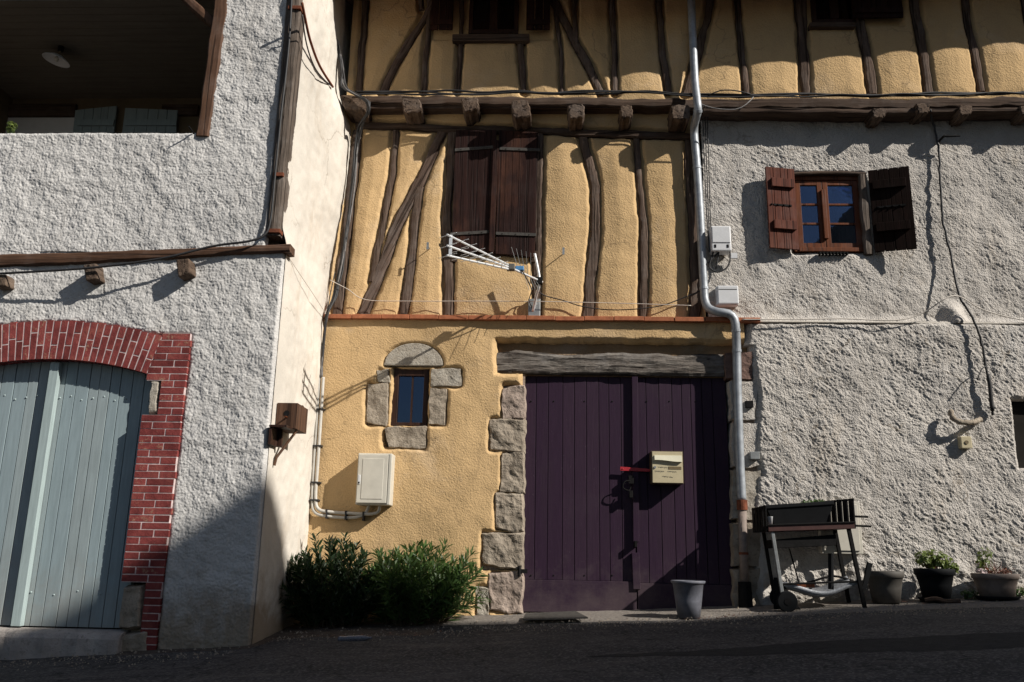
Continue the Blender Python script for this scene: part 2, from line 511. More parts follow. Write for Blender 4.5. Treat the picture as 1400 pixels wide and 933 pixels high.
M_DARK = plain('dark_room', (0.02, 0.018, 0.016), 0.95, 0, 0.2, 5, 0.05)
M_CURT = plain('grey_net_curtain', (0.30, 0.31, 0.30), 0.9, 0, 0.2, 10, 0.1)
M_ROOF = plain('clay_roof', (0.24, 0.12, 0.075), 0.9, 0, 0.3, 8, 0.1, 0.4)
M_CEIL = paint('ceiling_planks', (0.15, 0.13, 0.105), 0.8, 0.2, None, 'x', 30, 0.2, 0.1)
M_INWALL = plain('ochre_room_plaster', (0.15, 0.115, 0.075), 0.95, 0, 0.15, 4, 0.1, 0.2)
M_ASHWALL = plaster('townhouse_render', (0.36, 0.31, 0.25), 40, 0.005, 0.5)
M_MORTAR = plain('pinkish_mortar', (0.52, 0.42, 0.41), 0.95, 0, 0.35, 22, 0.1, 0.5)

def brick_mat(name='red_painted_brick', k=1.0, chip=0.64):
    t = NT(name)
    a = t.noise(7, 4, 0.6)
    b = t.noise(26, 6, 0.75)
    col = t.ramp(a, [(0.3, sc((0.135, 0.030, 0.029), k)), (0.55, sc((0.215, 0.050, 0.046), k)), (0.75, sc((0.26, 0.08, 0.064), k))])
    col = t.mix(t.ramp(b, [(chip, (0, 0, 0)), (chip + .08, (0.8,) * 3)]), col, (0.34, 0.21, 0.14))
    so_ = t.noise(18, 5, 0.7, t.mapping((1, 1, 1), (0.3, 0.5, 0.2)))
    col = t.mix(t.ramp(so_, [(0.5, (0, 0, 0)), (0.72, (0.55,) * 3)]), col, (0.09, 0.025, 0.025))
    t.color(col); t.rough(0.9, 0.1)
    t.bump(b, 0.8, 0.008)
    return t.mat
M_BRICK = brick_mat()
M_BRICKD = brick_mat('dark_red_brick', 0.72, 0.66)
M_BRICKL = brick_mat('worn_red_brick', 1.2, 0.55)

def glass_mat(name, tint):
    t = NT(name)
    tr = t.n('BsdfTransparent'); tr.inputs[0].default_value = (*tint, 1)
    gl = t.n('BsdfGlossy'); gl.inputs['Roughness'].default_value = 0.02
    gl.inputs[0].default_value = (0.50, 0.66, 1, 1)  # blue of the mirrored sky put into the gloss colour
    fr = t.n('Fresnel'); fr.inputs[0].default_value = 2.0
    mx = t.n('MixShader')
    t.l(fr.outputs[0], mx.inputs[0]); t.l(tr.outputs[0], mx.inputs[1]); t.l(gl.outputs[0], mx.inputs[2])
    bm = t.n('Bump'); bm.inputs['Strength'].default_value = 0.05; bm.inputs['Distance'].default_value = 0.01
    t.l(t.noise(5, 2), bm.inputs['Height'])
    t.l(bm.outputs[0], gl.inputs['Normal'])
    t.l(mx.outputs[0], t.t.nodes['Material Output'].inputs[0])
    return t.mat
M_GLASS = glass_mat('window_glass', (0.55, 0.57, 0.57))

def leaf_mat(name, c, c2):
    t = NT(name)
    oi = t.n('TexNoise'); oi.inputs['Scale'].default_value = 14
    t.l(t.co, oi.inputs['Vector'])
    t.color(t.ramp(oi.outputs['Fac'], [(0.3, c2), (0.7, c)]))
    t.rough(0.45, 0.4)
    tl = t.n('BsdfTranslucent'); tl.inputs[0].default_value = (*sc(c, 1.6), 1)
    mx = t.n('MixShader'); mx.inputs[0].default_value = 0.25
    t.l(t.b.outputs[0], mx.inputs[1]); t.l(tl.outputs[0], mx.inputs[2])
    t.l(mx.outputs[0], t.t.nodes['Material Output'].inputs[0])
    return t.mat
M_LEAF = leaf_mat('oleander_leaf', (0.08, 0.142, 0.038), (0.024, 0.05, 0.015))
M_LEAFD = leaf_mat('dark_oleander_leaf', (0.026, 0.05, 0.018), (0.012, 0.026, 0.01))
M_LEAFY = leaf_mat('pelargonium_leaf', (0.15, 0.19, 0.045), (0.07, 0.10, 0.025))
M_LEAFR = leaf_mat('dry_leaf', (0.19, 0.075, 0.045), (0.10, 0.04, 0.025))
M_TWIG = plain('twig', (0.06, 0.045, 0.025), 0.9)

def asphalt_mat():
    t = NT('asphalt')
    a = t.noise(0.8, 6, 0.65, t.mapping((0.6, 1.4, 1)))
    v = t.voro(62)
    f = t.noise(170, 3)
    col = t.ramp(a, [(0.3, (0.032, 0.030, 0.031)), (0.55, (0.060, 0.056, 0.055)), (0.75, (0.12, 0.11, 0.103))])
    col = t.mix(t.ramp(v.outputs['Color'], [(0.5, (0, 0, 0)), (0.95, (0.7,) * 3)]), col, (0.2, 0.185, 0.175))
    nz = t.n('TexNoise'); nz.inputs['Scale'].default_value = 2.5; nz.inputs['Detail'].default_value = 6
    t.l(t.co, nz.inputs['Vector'])
    scl = t.n('VectorMath', operation='SCALE'); scl.inputs['Scale'].default_value = 0.7; t.l(nz.outputs['Color'], scl.inputs[0])
    wv = t.n('VectorMath', operation='ADD'); t.l(t.co, wv.inputs[0]); t.l(scl.outputs[0], wv.inputs[1])
    vc = t.voro(0.8, wv.outputs[0], 'DISTANCE_TO_EDGE')
    msk = t.ramp(vc.outputs['Distance'], [(0.0, (0.8,) * 3), (0.012, (0, 0, 0))])
    col = t.mix(msk, col, (0.015, 0.014, 0.014))
    dp = t.noise(3.0, 6, 0.75, t.mapping((0.5, 1.6, 1)))
    col = t.mix(t.ramp(dp, [(0.52, (0, 0, 0)), (0.7, (0.6,) * 3)]), col, (0.16, 0.14, 0.125))
    t.color(col); t.rough(0.9, 0.25)
    h = t.math('ADD', t.math('MULTIPLY', v.outputs['Distance'], 1.0), f)
    t.bump(h, 0.9, 0.012)
    return t.mat
M_ASPH = asphalt_mat()
M_PATCH = stone_mat('smooth_asphalt_patch', (0.055, 0.052, 0.05), (0.035, 0.033, 0.032), 20)
M_GRAV = stone_mat('gritty_cement', (0.29, 0.26, 0.23), (0.15, 0.13, 0.115), 30)

# ------------------------------------------------------------------ ground
def make_ground():
    xs = np.concatenate([np.linspace(-110, -9, 12), np.linspace(-8, 8, 161), np.linspace(9, 110, 12)])
    ys = np.concatenate([np.linspace(-120, -9.5, 12), np.linspace(-9, 1.0, 126), np.linspace(2, 120, 10)])
    X, Y = np.meshgrid(xs, ys)
    Z = np.vectorize(ground_z)(X, Y)
    near = (np.abs(X) < 9) & (Y > -9) & (Y < 1)
    Z = Z + near * (0.008 * fbm(X, Y, 0.9, 3, 5))
    nx, ny = len(xs), len(ys)
    idx = np.arange(nx * ny).reshape(ny, nx)
    q = np.stack([idx[:-1, :-1], idx[:-1, 1:], idx[1:, 1:], idx[1:, :-1]], -1).reshape(-1, 4)
    me = bpy.data.meshes.new('road')
    me.from_pydata(np.stack([X.ravel(), Y.ravel(), Z.ravel()], -1).tolist(), [], q.tolist())
    o = finish(me, 'road', M_ASPH, None, None, True, 0)
    o['kind'] = 'structure'
    def strip(name, x0, x1, f0, f1, mat, lift, seed):
        xs = np.linspace(x0, x1, int((x1 - x0) / 0.04)); k = 12
        vs, fs = [], []
        for i, x in enumerate(xs):
            n0 = float(fbm(np.array([x]), np.array([0.3]), 2.1, 3, seed)[0])
            a, b = f0(x) + 0.05 * n0, f1(x)
            for j in range(k):
                y = a + (b - a) * j / (k - 1)
                rough = float(fbm(np.array([x]), np.array([y]), 6, 2, seed + 3)[0])
                bump = float(0.008 * fbm(np.array([x]), np.array([y]), 0.9, 3, 5)[0])
                vs.append((x, y, ground_z(x, y) + bump + lift * min(1, j / 2.0) + (0.004 * rough if 0 < j else 0) + (-0.004 if j == 0 else 0)))
        n = len(xs)
        for i in range(n - 1):
            for j in range(k - 1):
                fs.append((i * k + j, (i + 1) * k + j, (i + 1) * k + j + 1, i * k + j + 1))
        me = bpy.data.meshes.new(name)
        me.from_pydata(vs, [], fs)
        o = finish(me, name, mat, None, None, True, 0)
        o['kind'] = 'structure'
    strip('cement_verge', -0.95, 7.5, lambda x: -0.62 - 0.05 * max(0, x), lambda x: 0.3, M_GRAV, 0.012, 11)
    strip('dirt_verge', -3.4, -0.93, lambda x: -1.72 if x < -2.3 else -1.25, lambda x: 0.3, M_SOIL2, 0.012, 13)
    strip('road_patch', 0.3, 7.5, lambda x: -2.45 - 0.35 * min(1.0, (x - .3) / 2.0), lambda x: -2.45 + 0.25 * min(1.0, (x - .3) / 2.0), M_PATCH, 0.005, 17)
M_SOIL2 = stone_mat('dusty_earth', (0.13, 0.105, 0.085), (0.07, 0.055, 0.045), 14)
make_ground()

# ------------------------------------------------------------------ shared builders
def W(pts, Y):
    return [(P(a, b, Y).x, P(a, b, Y).z) for a, b in pts]

def rect_px(x0, y0, x1, y1, Y):
    a, b = P(x0, y1, Y), P(x1, y0, Y)
    return (a.x, b.x, a.z, b.z)

def timber(name, px, w, Y, depth, mat, parent, seed=0, slim=1.0, jit=0.30):
    """a hand-hewn timber along a traced line, w = width in photo pixels"""
    rnd = random.Random(seed)
    k = (Y + 8.7) / F_PX
    line = smooth_line([P(a, b, Y) for a, b in px], 0.05)
    ws = w if isinstance(w, (list, tuple)) else (w, w)
    n = len(line)
    ss = np.linspace(0, n * 0.05, n)
    nl = fbm(ss, ss * 0 + seed * 1.7, 4.0, 4, seed + 50)
    nr = fbm(ss, ss * 0 + seed * 2.9, 4.0, 4, seed + 90)
    nf = fbm(ss, ss * 0 + seed * 3.1, 2.0, 3, seed + 20)
    nc = fbm(ss, ss * 0 + seed * 1.3, 3.3, 3, seed + 33)
    vs, fs, m = [], [], 7
    for i, p in enumerate(line):
        t = (line[min(i + 1, n - 1)] - line[max(i - 1, 0)]).normalized()
        side = Vector((t.z, 0, -t.x))
        hw = (ws[0] + (ws[1] - ws[0]) * i / (n - 1)) * k * 0.5 * slim
        p = p + side * (0.02 * jit * nc[i])
        a, b = hw * (1 + jit * nl[i]), hw * (1 + jit * nr[i])
        fy = 0.008 * nf[i]
        ch = min(0.016, hw * 0.4)
        for (s, y) in ((-a, depth), (-a, ch + fy), (-a + ch, fy), (0, -0.004 + fy), (b - ch, fy), (b, ch + fy), (b, depth)):
            q = p + side * s
            vs.append((q.x, Y + y, q.z))
    for i in range(n - 1):
        for j in range(m - 1):
            fs.append((i * m + j, (i + 1) * m + j, (i + 1) * m + j + 1, i * m + j + 1))
    fs.append(tuple(range(m)))
    fs.append(tuple((n - 1) * m + j for j in range(m - 1, -1, -1)))
    me = bpy.data.meshes.new(name)
    me.from_pydata(vs, [], fs)
    bm = bmesh.new(); bm.from_mesh(me); bmesh.ops.recalc_face_normals(bm, faces=bm.faces); bm.to_mesh(me); bm.free()
    return finish(me, name, mat, parent, None, False, 0)

def rough_stone(name, quad_px, Y, depth, mat, parent, seed=0, amp=0.012, rnd=0.03, grow=0.0):
    """quad_px: top-left, top-right, bottom-right, bottom-left"""
    c = [P(a, b, Y) for a, b in quad_px]
    ctr = (c[0] + c[1] + c[2] + c[3]) / 4
    c = [Vector((q.x + math.copysign(grow, q.x - ctr.x), q.y, q.z + math.copysign(grow, q.z - ctr.z))) for q in c]
    n = 26
    u = np.linspace(0, 1, n)
    U, V = np.meshgrid(u, u)
    tl, tr, br, bl = [np.array((q.x, q.z)) for q in c]
    pos = (tl[None, None] * ((1 - U) * (1 - V))[..., None] + tr[None, None] * (U * (1 - V))[..., None] + br[None, None] * (U * V)[..., None] + bl[None, None] * ((1 - U) * V)[..., None])
    w, h = np.linalg.norm(tr - tl), np.linalg.norm(bl - tl)
    ed = np.minimum(np.minimum(U, 1 - U) * w, np.minimum(V, 1 - V) * h)
    X, Z = pos[..., 0], pos[..., 1]
    y = Y + depth * (1 - sstep(ed / rnd)) * 0.6 + amp * fbm(X, Z, 7, 4, seed + 3)
    jx, jz = 0.017 * fbm(X, Z, 5, 3, seed + 30), 0.017 * fbm(X, Z, 5, 3, seed + 60)
    y[0, :] = y[-1, :] = Y + depth; y[:, 0] = y[:, -1] = Y + depth
    V3 = np.stack([X + jx, y, Z + jz], -1).reshape(-1, 3)
    idx = np.arange(n * n).reshape(n, n)
    q = np.stack([idx[:-1, :-1], idx[1:, :-1], idx[1:, 1:], idx[:-1, 1:]], -1).reshape(-1, 4)
    me = bpy.data.meshes.new(name)
    fs = q.tolist()
    fs.append([int(i) for i in (idx[0, 0], idx[0, -1], idx[-1, -1], idx[-1, 0])])
    me.from_pydata(V3.tolist(), [], fs)
    return finish(me, name, mat, parent, None, False, 0)

def frame_q(quad_px, Y):
    """local frame of a flat leaf: returns matrix mapping (u right metres, -n out, v up) from bottom-left corner, plus size"""
    tl, tr, br, bl = [P(a, b, Y) for a, b in quad_px]
    return tl, tr, br, bl

def planks(mb, tl, tr, br, bl, y0, y1, n, gap=0.006, mi=0, seed=0, slack=0.0, alt=None):
    """vertical boards between two slanting edges"""
    rnd = random.Random(seed)
    cuts = [0.0]
    for i in range(n): cuts.append(cuts[-1] + rnd.uniform(0.75, 1.25))
    cuts = [c / cuts[-1] for c in cuts]
    L = lambda a, b, t: (a.x + (b.x - a.x) * t, a.z + (b.z - a.z) * t)
    w = max((tr - tl).length, 0.01)
    g = gap / w / 2
    for a, b in zip(cuts[:-1], cuts[1:]):
        dy = rnd.uniform(-0.002, 0.002)
        e = rnd.uniform(-slack, slack)
        q = [L(bl, br, a + g), L(bl, br, b - g), L(tl, tr, b - g), L(tl, tr, a + g)]
        q[0] = (q[0][0], q[0][1] + e); q[1] = (q[1][0], q[1][1] + e)
        mb.prism(q, y0 + dy, y1, alt if alt is not None and rnd.random() < .42 else mi)
    return cuts

def hinge_strap(name, px0, px1, hpx, Y, mat, parent, nails=3):
    mb = MB()
    a, b = P(*px0, Y), P(*px1, Y)
    h = hpx * (Y + 8.7) / F_PX / 2
    mb.prism([(a.x, a.z - h), (b.x, b.z - h), (b.x, b.z + h), (a.x, a.z + h)], Y, Y + 0.012)
    for i in range(nails):
        t = (i + 0.5) / nails
        c = a.lerp(b, t)
        mb.cyl((c.x, Y + 0.002, c.z), (c.x, Y - 0.006, c.z), 0.007, 0.005, 8)
    return mb.build(name, mat, parent)

def cable(name, pts, r, mat, parent=None, loc=None, seed=0, jitter=0.0, step=0.05):
    mb = MB()
    mb.tube(smooth_line(pts, step, jitter, seed), r, 7)
    return mb.build(name, mat, parent, loc, smooth=True)

# ================================================================== TIMBER-FRAMED HOUSE (centre)
TH = thing('timber_framed_house', 'yellow half-timbered house with a jettied upper storey and purple double door', 'house', (0, 0, 0.03))
YM = 0.12          # plaster plane of the middle storey
YT = 0.135         # front of its timbers
MID = [  # traced centre lines, width
    ([(489, 178), (480, 260), (467, 370), (460, 432)], (15, 15)),
    ([(541, 178), (536, 240), (523, 305), (514, 350), (508, 385)], (9, 10)),
    ([(606, 178), (578, 240), (546, 298), (520, 370), (496, 430)], (15, 17)),
    ([(573, 255), (567, 300), (560, 370), (551, 432)], (11, 13)),
    ([(619, 178), (615, 240), (611, 300), (613, 360), (612, 432)], (13, 15)),
    ([(738, 180), (737, 250), (735, 330), (734, 432)], (11, 12)),
    ([(796, 183), (804, 215), (813, 250), (814, 310), (808, 380), (804, 433)], (12, 17)),
    ([(870, 186), (874, 240), (880, 310), (880, 370), (879, 433)], (9, 13)),
    ([(943, 188), (946, 260), (950, 340), (951, 434)], (16, 16)),
]
PLATE = [(486, 170), (560, 172), (620, 176), (720, 177), (780, 180), (850, 183), (960, 186)]
SHUT_T = rect_px(617, 178, 737, 346, YM)
mid_segs = []
for pts, w in MID:
    k = (YT + 8.7) / F_PX
    mid_segs.append((W(pts, YT), 0.5 * k * (w[0] + w[1]) / 2))
mid_segs.append((W(PLATE, YT), 0.5 * 11 * (YT + 8.7) / F_PX))

def mid_H(X, Z):
    d = np.full(X.shape, 9.0)
    for pts, hw in mid_segs:
        d = np.minimum(d, seg_sdf(X, Z, pts, hw))
    d = np.minimum(d, rect_sdf(X, Z, *SHUT_T))
    d = d + 0.010 * fbm(X, Z, 8, 3, 4) + 0.012 * (perlin(X * 2.5, Z * 2.5, 44) - .3)
    y = YM + 0.055 - 0.052 * sstep((d + 0.012) / 0.055) - 0.018 * sstep(d / 0.24)
    return y + 0.008 * fbm(X, Z, 2.2, 3, 8) + 0.0022 * np.abs(perlin(X * 38, Z * 38, 3))
wallgrid('upper_wall', -2.46, P(960, 300, 0.12).x, 3.0, 5.62, 0.011, mid_H, M_YEL, TH)
for i, (pts, w) in enumerate(MID):
    nm = 'timber_brace' if i in (2,) else 'timber_post'
    timber(nm, pts, w, YT, 0.08, M_TIMD if i in (2,) else M_TIM, TH, seed=i, slim=0.98)
timber('wall_plate', PLATE, (11, 12), YT - 0.02, 0.08, M_TIMX, TH, seed=31)

# jetty storey
YJ, YJT = -0.02, -0.012
JET = [
    ([(500, -25), (498, 30), (493, 80), (490, 126)], (12, 10)),
    ([(600, -25), (585, 15), (560, 55), (541, 88), (523, 126)], (11, 12)),
    ([(575, -25), (576, 12)], (8, 8)),
    ([(587, -25), (586, 40), (581, 80), (579, 126)], (8, 9)),
    ([(630, -25), (630, 55), (627, 90), (625, 126)], (8, 8)),
    ([(712, 50), (713, 85), (717, 126)], (11, 10)),
    ([(756, -25), (762, 33), (767, 80), (768, 126)], (6, 7)),
    ([(745, -25), (770, 25), (790, 62), (808, 95), (823, 128)], (14, 13)),
    ([(785, -25), (786, 20), (787, 60)], (8, 7)),
    ([(836, -25), (838, 30), (840, 75), (841, 128)], (9, 10)),
    ([(901, -25), (903, 30), (907, 75), (914, 128)], (8, 12)),
    ([(975, -25), (968, 20), (955, 70), (938, 128)], (11, 16)),
    ([(1006, -25), (1010, 30), (1015, 75), (1021, 128)], (9, 10)),
    ([(1093, -25), (1096, 20), (1099, 70), (1102, 128)], (20, 13)),
    ([(1174, -25), (1177, 30), (1186, 75), (1194, 128)], (13, 15)),
    ([(1249, -25), (1254, 20), (1263, 70), (1271, 126)], (15, 13)),
    ([(1319, -25), (1323, 20), (1333, 70), (1343, 124)], (11, 11)),
    ([(1400, -25), (1412, 60), (1425, 124)], (12, 12)),
    ([(1480, -25), (1492, 60), (1505, 124)], (12, 12)),
]
WJ1 = rect_px(587, -40, 754, 52, YJ)
WJ2 = rect_px(1108, -40, 1228, 34, YJ)
jet_segs = [(W(p, YJT), 0.25 * (w[0] + w[1]) * (YJT + 8.7) / F_PX) for p, w in JET]
Z_JB = P(700, 146, -0.04).z
def jet_d(X, Z):
    d = np.full(X.shape, 9.0)
    for pts, hw in jet_segs:
        d = np.minimum(d, seg_sdf(X, Z, pts, hw))
    return d
def jet_H(X, Z):
    d = np.minimum(jet_d(X, Z), np.minimum(rect_sdf(X, Z, *WJ1), rect_sdf(X, Z, *WJ2))) + 0.010 * fbm(X, Z, 8, 3, 14) + 0.010 * (perlin(X * 2.5, Z * 2.5, 45) - .3)
    d = np.minimum(d, Z - (Z_JB + 0.06))
    y = YJ + 0.055 - 0.05 * sstep((d + 0.012) / 0.05) - 0.02 * sstep(d / 0.2)
    return y + 0.006 * fbm(X, Z, 2.0, 3, 18) + 0.0022 * np.abs(perlin(X * 38, Z * 38, 9))
W1I = rect_px(640, -40, 710, 44, YJ)
W2I = rect_px(1112, -40, 1168, 30, YJ)
wallgrid('jetty_wall', -2.30, 6.4, Z_JB, 7.35, 0.012, jet_H, M_YEL, TH,
         keep=lambda X, Z: (rect_sdf(X, Z, *W1I) > 0) & (rect_sdf(X, Z, *W2I) > 0))
for i, (pts, w) in enumerate(JET):
    br = i in (1, 7, 11)
    timber('timber_brace' if br else 'timber_post', pts, w, YJT, 0.08, M_TIMD if i == 1 else M_TIM, TH, seed=100 + i, slim=0.95)
# underside of the jetty and its sole beam
mb = MB()
a, b = P(480, 137, -0.05), P(1400, 138, -0.05)
mb.box(-2.30, 6.4, -0.03, 0.2, Z_JB - 0.012, Z_JB + 0.03)
mb.build('jetty_floor', M_TIMX, TH)
timber('sole_beam', [(482, 137), (700, 138), (940, 141), (1180, 141), (1400, 139), (1540, 138)], (15, 17), -0.055, 0.16, M_TIMX, TH, seed=77)
timber('under_beam', [(962, 150), (1100, 151), (1195, 152), (1300, 150), (1420, 149), (1540, 148)], (9, 9), -0.105, 0.2, M_TIMX, TH, seed=78)  # extra beam added so the overhang throws a deeper shadow on the right wall

JOIST = [((465, 129), (503, 131), (500, 159), (470, 157)), ((548, 131), (574, 133), (577, 160), (552, 164)), ((630, 133), (653, 132), (655, 156), (634, 162)),
         ((698, 137), (722, 136), (727, 167), (702, 170)), ((776, 143), (799, 142), (799, 168), (779, 171)), ((847, 144), (864, 143), (866, 167), (850, 170)),
         ((917, 143), (944, 143), (944, 171), (919, 171)), ((1191, 148), (1213, 147), (1211, 163), (1195, 165)), ((1252, 141), (1272, 140), (1271, 157), (1256, 159)),
         ((1310, 144), (1330, 143), (1329, 160), (1313, 161)), ((1394, 144), (1414, 143), (1413, 160), (1397, 161))]
for i, q in enumerate(JOIST):
    rnd = random.Random(i + 5)
    Yf = (-0.17 if i < 7 else -0.15) + rnd.uniform(-0.02, 0.02)
    dpx = 8 if i < 7 else 3
    q = (q[0], q[1], (q[2][0], q[2][1] - dpx), (q[3][0], q[3][1] - dpx))
    c = [P(a, b, Yf) for a, b in q]
    mb = MB()
    n = 7
    rings = []
    for k, y in enumerate((Yf, Yf + 0.015, 0.05, 0.3)):
        ring = []
        for e in range(4):
            a, b = c[e], c[(e + 1) % 4]
            for s in range(n):
                t = s / n
                p = a.lerp(b, t)
                ctr = (c[0] + c[1] + c[2] + c[3]) / 4
                off = 0.006 * math.sin(i * 3 + e * 2 + s * 1.9) + 0.014 * (abs(t - 0.5) * 2) ** 6
                v = ctr - p
                f = off + (0.012 if k == 0 else 0)
                ring.append((p.x + v.x / max(v.length, .01) * f, y + 0, p.z + v.z / max(v.length, .01) * f))
        rings.append(ring)
    N = 4 * n
    vs = [p for r in rings for p in r]
    cx = sum((p[0] for p in rings[0])) / N; cz = sum((p[2] for p in rings[0])) / N
    fs = []
    for k in range(3):
        for s in range(N):
            s2 = (s + 1) % N
            fs.append((k * N + s, k * N + s2, (k + 1) * N + s2, (k + 1) * N + s))
    vs.append((cx, Yf - 0.001, cz))
    for s in range(N):
        fs.append((len(vs) - 1, (s + 1) % N, s))
    mb.add(vs, fs)
    o = mb.build('joist', M_END, TH)
    bm = bmesh.new(); bm.from_mesh(o.data); bmesh.ops.recalc_face_normals(bm, faces=bm.faces); bm.to_mesh(o.data); bm.free()

# upper windows (mostly above the frame)
def small_window(parent, rin, Y, mat, mull=True, curtain=False, bars=0):
    x0, x1, z0, z1 = rin
    fr = MB(); w = 0.05
    fr.box(x0, x0 + w, Y, Y + 0.06, z0, z1); fr.box(x1 - w, x1, Y, Y + 0.06, z0, z1)
    fr.box(x0 + w, x1 - w, Y + .002, Y + 0.06, z0, z0 + w); fr.box(x0 + w, x1 - w, Y + .002, Y + 0.06, z1 - w, z1)
    if mull: fr.box((x0 + x1) / 2 - w * .9, (x0 + x1) / 2 + w * .9, Y - 0.006, Y + 0.06, z0 + w, z1 - w)
    win = fr.build('window', mat, parent, bevel=0.004)
    g = MB()
    g.box(x0 + w - .004, x1 - w + .004, Y + 0.03, Y + 0.036, z0 + w - .004, z1 - w + .004)
    g.build('pane', M_GLASS, win)
    return win

for rin, shl, shr, sill in ((W1I, (588, -40, 622, 40), (719, -40, 753, 40), (618, 46, 724, 56)), (W2I, None, (1169, -40, 1229, 24), (1108, 30, 1170, 37))):
    small_window(TH, rin, 0.0, M_DWIN)
    for s in (shl, shr):
        if s is None: continue
        r = rect_px(*s, -0.07)
        mb = MB()
        planks(mb, Vector((r[0], 0, r[3])), Vector((r[1], 0, r[3])), Vector((r[1], 0, r[2])), Vector((r[0], 0, r[2])), -0.07, -0.045, 3)
        mb.box(r[0] + .01, r[1] - .01, -0.095, -0.072, r[2] + 0.05, r[2] + 0.11)
        mb.build('shutter', M_SHUT, TH)
    r = rect_px(*sill, -0.08)
    mb = MB(); mb.box(r[0], r[1], -0.08, 0.05, r[2], r[3])
    mb.build('window_sill', M_TIMX, TH, bevel=0.008)

# centre shutters
def centre_shutters():
    leafs = [((623, 178), (679, 178), (671, 346), (617, 342)), ((682, 178), (736, 181), (731, 352), (677, 347))]
    for i, q in enumerate(leafs):
        tl, tr, br, bl = [P(a, b, 0.075) for a, b in q]
        mb = MB()
        planks(mb, tl, tr, br, bl, 0.075, 0.10, 5, 0.004, 0, 40 + i, 0.006)
        mb.prism([(bl.x, bl.z + .01), (br.x, br.z + .01), (tr.x, tr.z - .01), (tl.x, tl.z - .01)], 0.094, 0.11)
        sh = mb.build('shutter', M_SHUT, TH, bevel=0.002)
        if i == 0:
            hinge_strap('hinge', (622, 205), (674, 201), 4.5, 0.063, M_STRAP, sh)
            hinge_strap('hinge', (616, 320), (668, 317), 4.5, 0.063, M_STRAP, sh)
        else:
            hinge_strap('hinge', (683, 203), (738, 205), 4.5, 0.063, M_STRAP, sh)
            hinge_strap('hinge', (678, 319), (733, 321), 4.5, 0.063, M_STRAP, sh)
    mb = MB()
    q = [P(a, b, 0.045) for a, b in ((668, 343), (675, 346), (682, 192), (675, 190))]
    mb.prism([(p.x, p.z) for p in q], 0.045, 0.085)
    mb.build('cover_strip', M_SHUT, TH, bevel=0.003)
    r = rect_px(616, 346, 737, 356, 0.11)
    mb = MB(); mb.box(r[0], r[1], 0.125, 0.2, r[2] - .01, r[3] + .03)
    mb.build('window_sill', M_TIMX, TH, bevel=0.006)
centre_shutters()

# terracotta ledge
def ledge():
    z0, z1 = P(700, 437.5, -0.06).z, P(700, 431.5, -0.06).z
    mb = MB(); x = -2.37
    rnd = random.Random(3)
    while x < 2.2:
        w = min(0.31 + rnd.uniform(-.01, .01), 2.22 - x)
        dz = rnd.uniform(-.003, .003)
        mb.box(x + .002, x + w - .002, -0.062 + rnd.uniform(-.004, .004), 0.16, z0 + dz, z1 + dz)
        x += w
    mb.build('tile_ledge', M_TERRA, TH, bevel=0.005)
    return z0
Z_LEDGE = ledge()

# lower wall
DOOR = rect_px(714, 512, 1000, 870, 0.0)
LINT = (P(678, 500, 0).x, P(1032, 500, 0).x, P(800, 512, 0).z, P(800, 466, 0).z)
WIN = rect_px(532, 502, 588, 582, 0.0)
STONES = [  # (px quad tl tr br bl, material)
    (((687, 533), (716, 526), (716, 572), (688, 573)), M_STONEP), (((670, 575), (716, 573), (715, 617), (671, 615)), M_STONE),
    (((687, 621), (715, 618), (715, 672), (685, 672)), M_STONE), (((678, 676), (714, 674), (714, 726), (677, 723)), M_STONE),
    (((659, 731), (714, 728), (714, 781), (662, 770)), M_STONE), (((669, 784), (713, 782), (713, 838), (670, 834)), M_STONEP),
    (((651, 803), (667, 805), (668, 842), (652, 840)), M_STONEL)]
WSTONES = [
    (((590, 505), (631, 504), (630, 527), (590, 529)), M_STONEL), (((588, 530), (610, 531), (609, 580), (587, 581)), M_STONE),
    (((516, 506), (531, 505), (531, 523), (516, 522)), M_STONEL), (((503, 525), (530, 524), (529, 582), (499, 577)), M_STONE),
    (((524, 585), (583, 584), (581, 613), (531, 612)), M_STONE)]
srects = []
for q, m in STONES + WSTONES:
    c = [P(a, b, 0) for a, b in q]
    srects.append((min(p.x for p in c), max(p.x for p in c), min(p.z for p in c), max(p.z for p in c)))
ARCH_C = P(565, 499, 0); ARCH_R = (P(604, 499, 0).x - P(526, 499, 0).x) / 2; ARCH_H = P(565, 470, 0).z - ARCH_C.z
def low_d(X, Z):
    d = np.minimum(rect_sdf(X, Z, DOOR[0] - 0.05, DOOR[1] + 0.3, DOOR[2], DOOR[3]), rect_sdf(X, Z, DOOR[0] + 0.0, DOOR[1] + 0.3, DOOR[2], DOOR[3] + 0.12))
    d = np.minimum(d, rect_sdf(X, Z, *LINT))
    d = np.minimum(d, rect_sdf(X, Z, *WIN))
    for r in srects:
        d = np.minimum(d, rect_sdf(X, Z, *r, r=0.03))
    ea = (np.hypot((X - ARCH_C.x) / ARCH_R, (Z - ARCH_C.z) / ARCH_H) - 1) * ARCH_H
    d = np.minimum(d, np.maximum(ea, -(Z - ARCH_C.z + 0.02)))
    return d
def low_H(X, Z):
    d = low_d(X, Z) + 0.012 * fbm(X, Z, 6, 3, 24)
    y = 0.04 * (1 - sstep((d + 0.004) / 0.045)) - 0.012 * sstep(d / 0.3) + 0.09 * sstep((-d - 0.004) / 0.014)
    return y + 0.010 * fbm(X, Z, 1.8, 3, 28) + 0.0024 * np.abs(perlin(X * 36, Z * 36, 5))
wallgrid('lower_wall', -2.44, 2.06, -0.3, Z_LEDGE + 0.02, 0.010, low_H, M_YEL, TH, keep=lambda X, Z: (low_d(X, Z) > -0.03) & ((X < 1.7) | (Z > LINT[2])))
for i, (q, m) in enumerate(STONES):
    rough_stone('jamb_stone', q, 0.010, 0.12, m, TH, i * 5, 0.016, 0.02, 0.022)
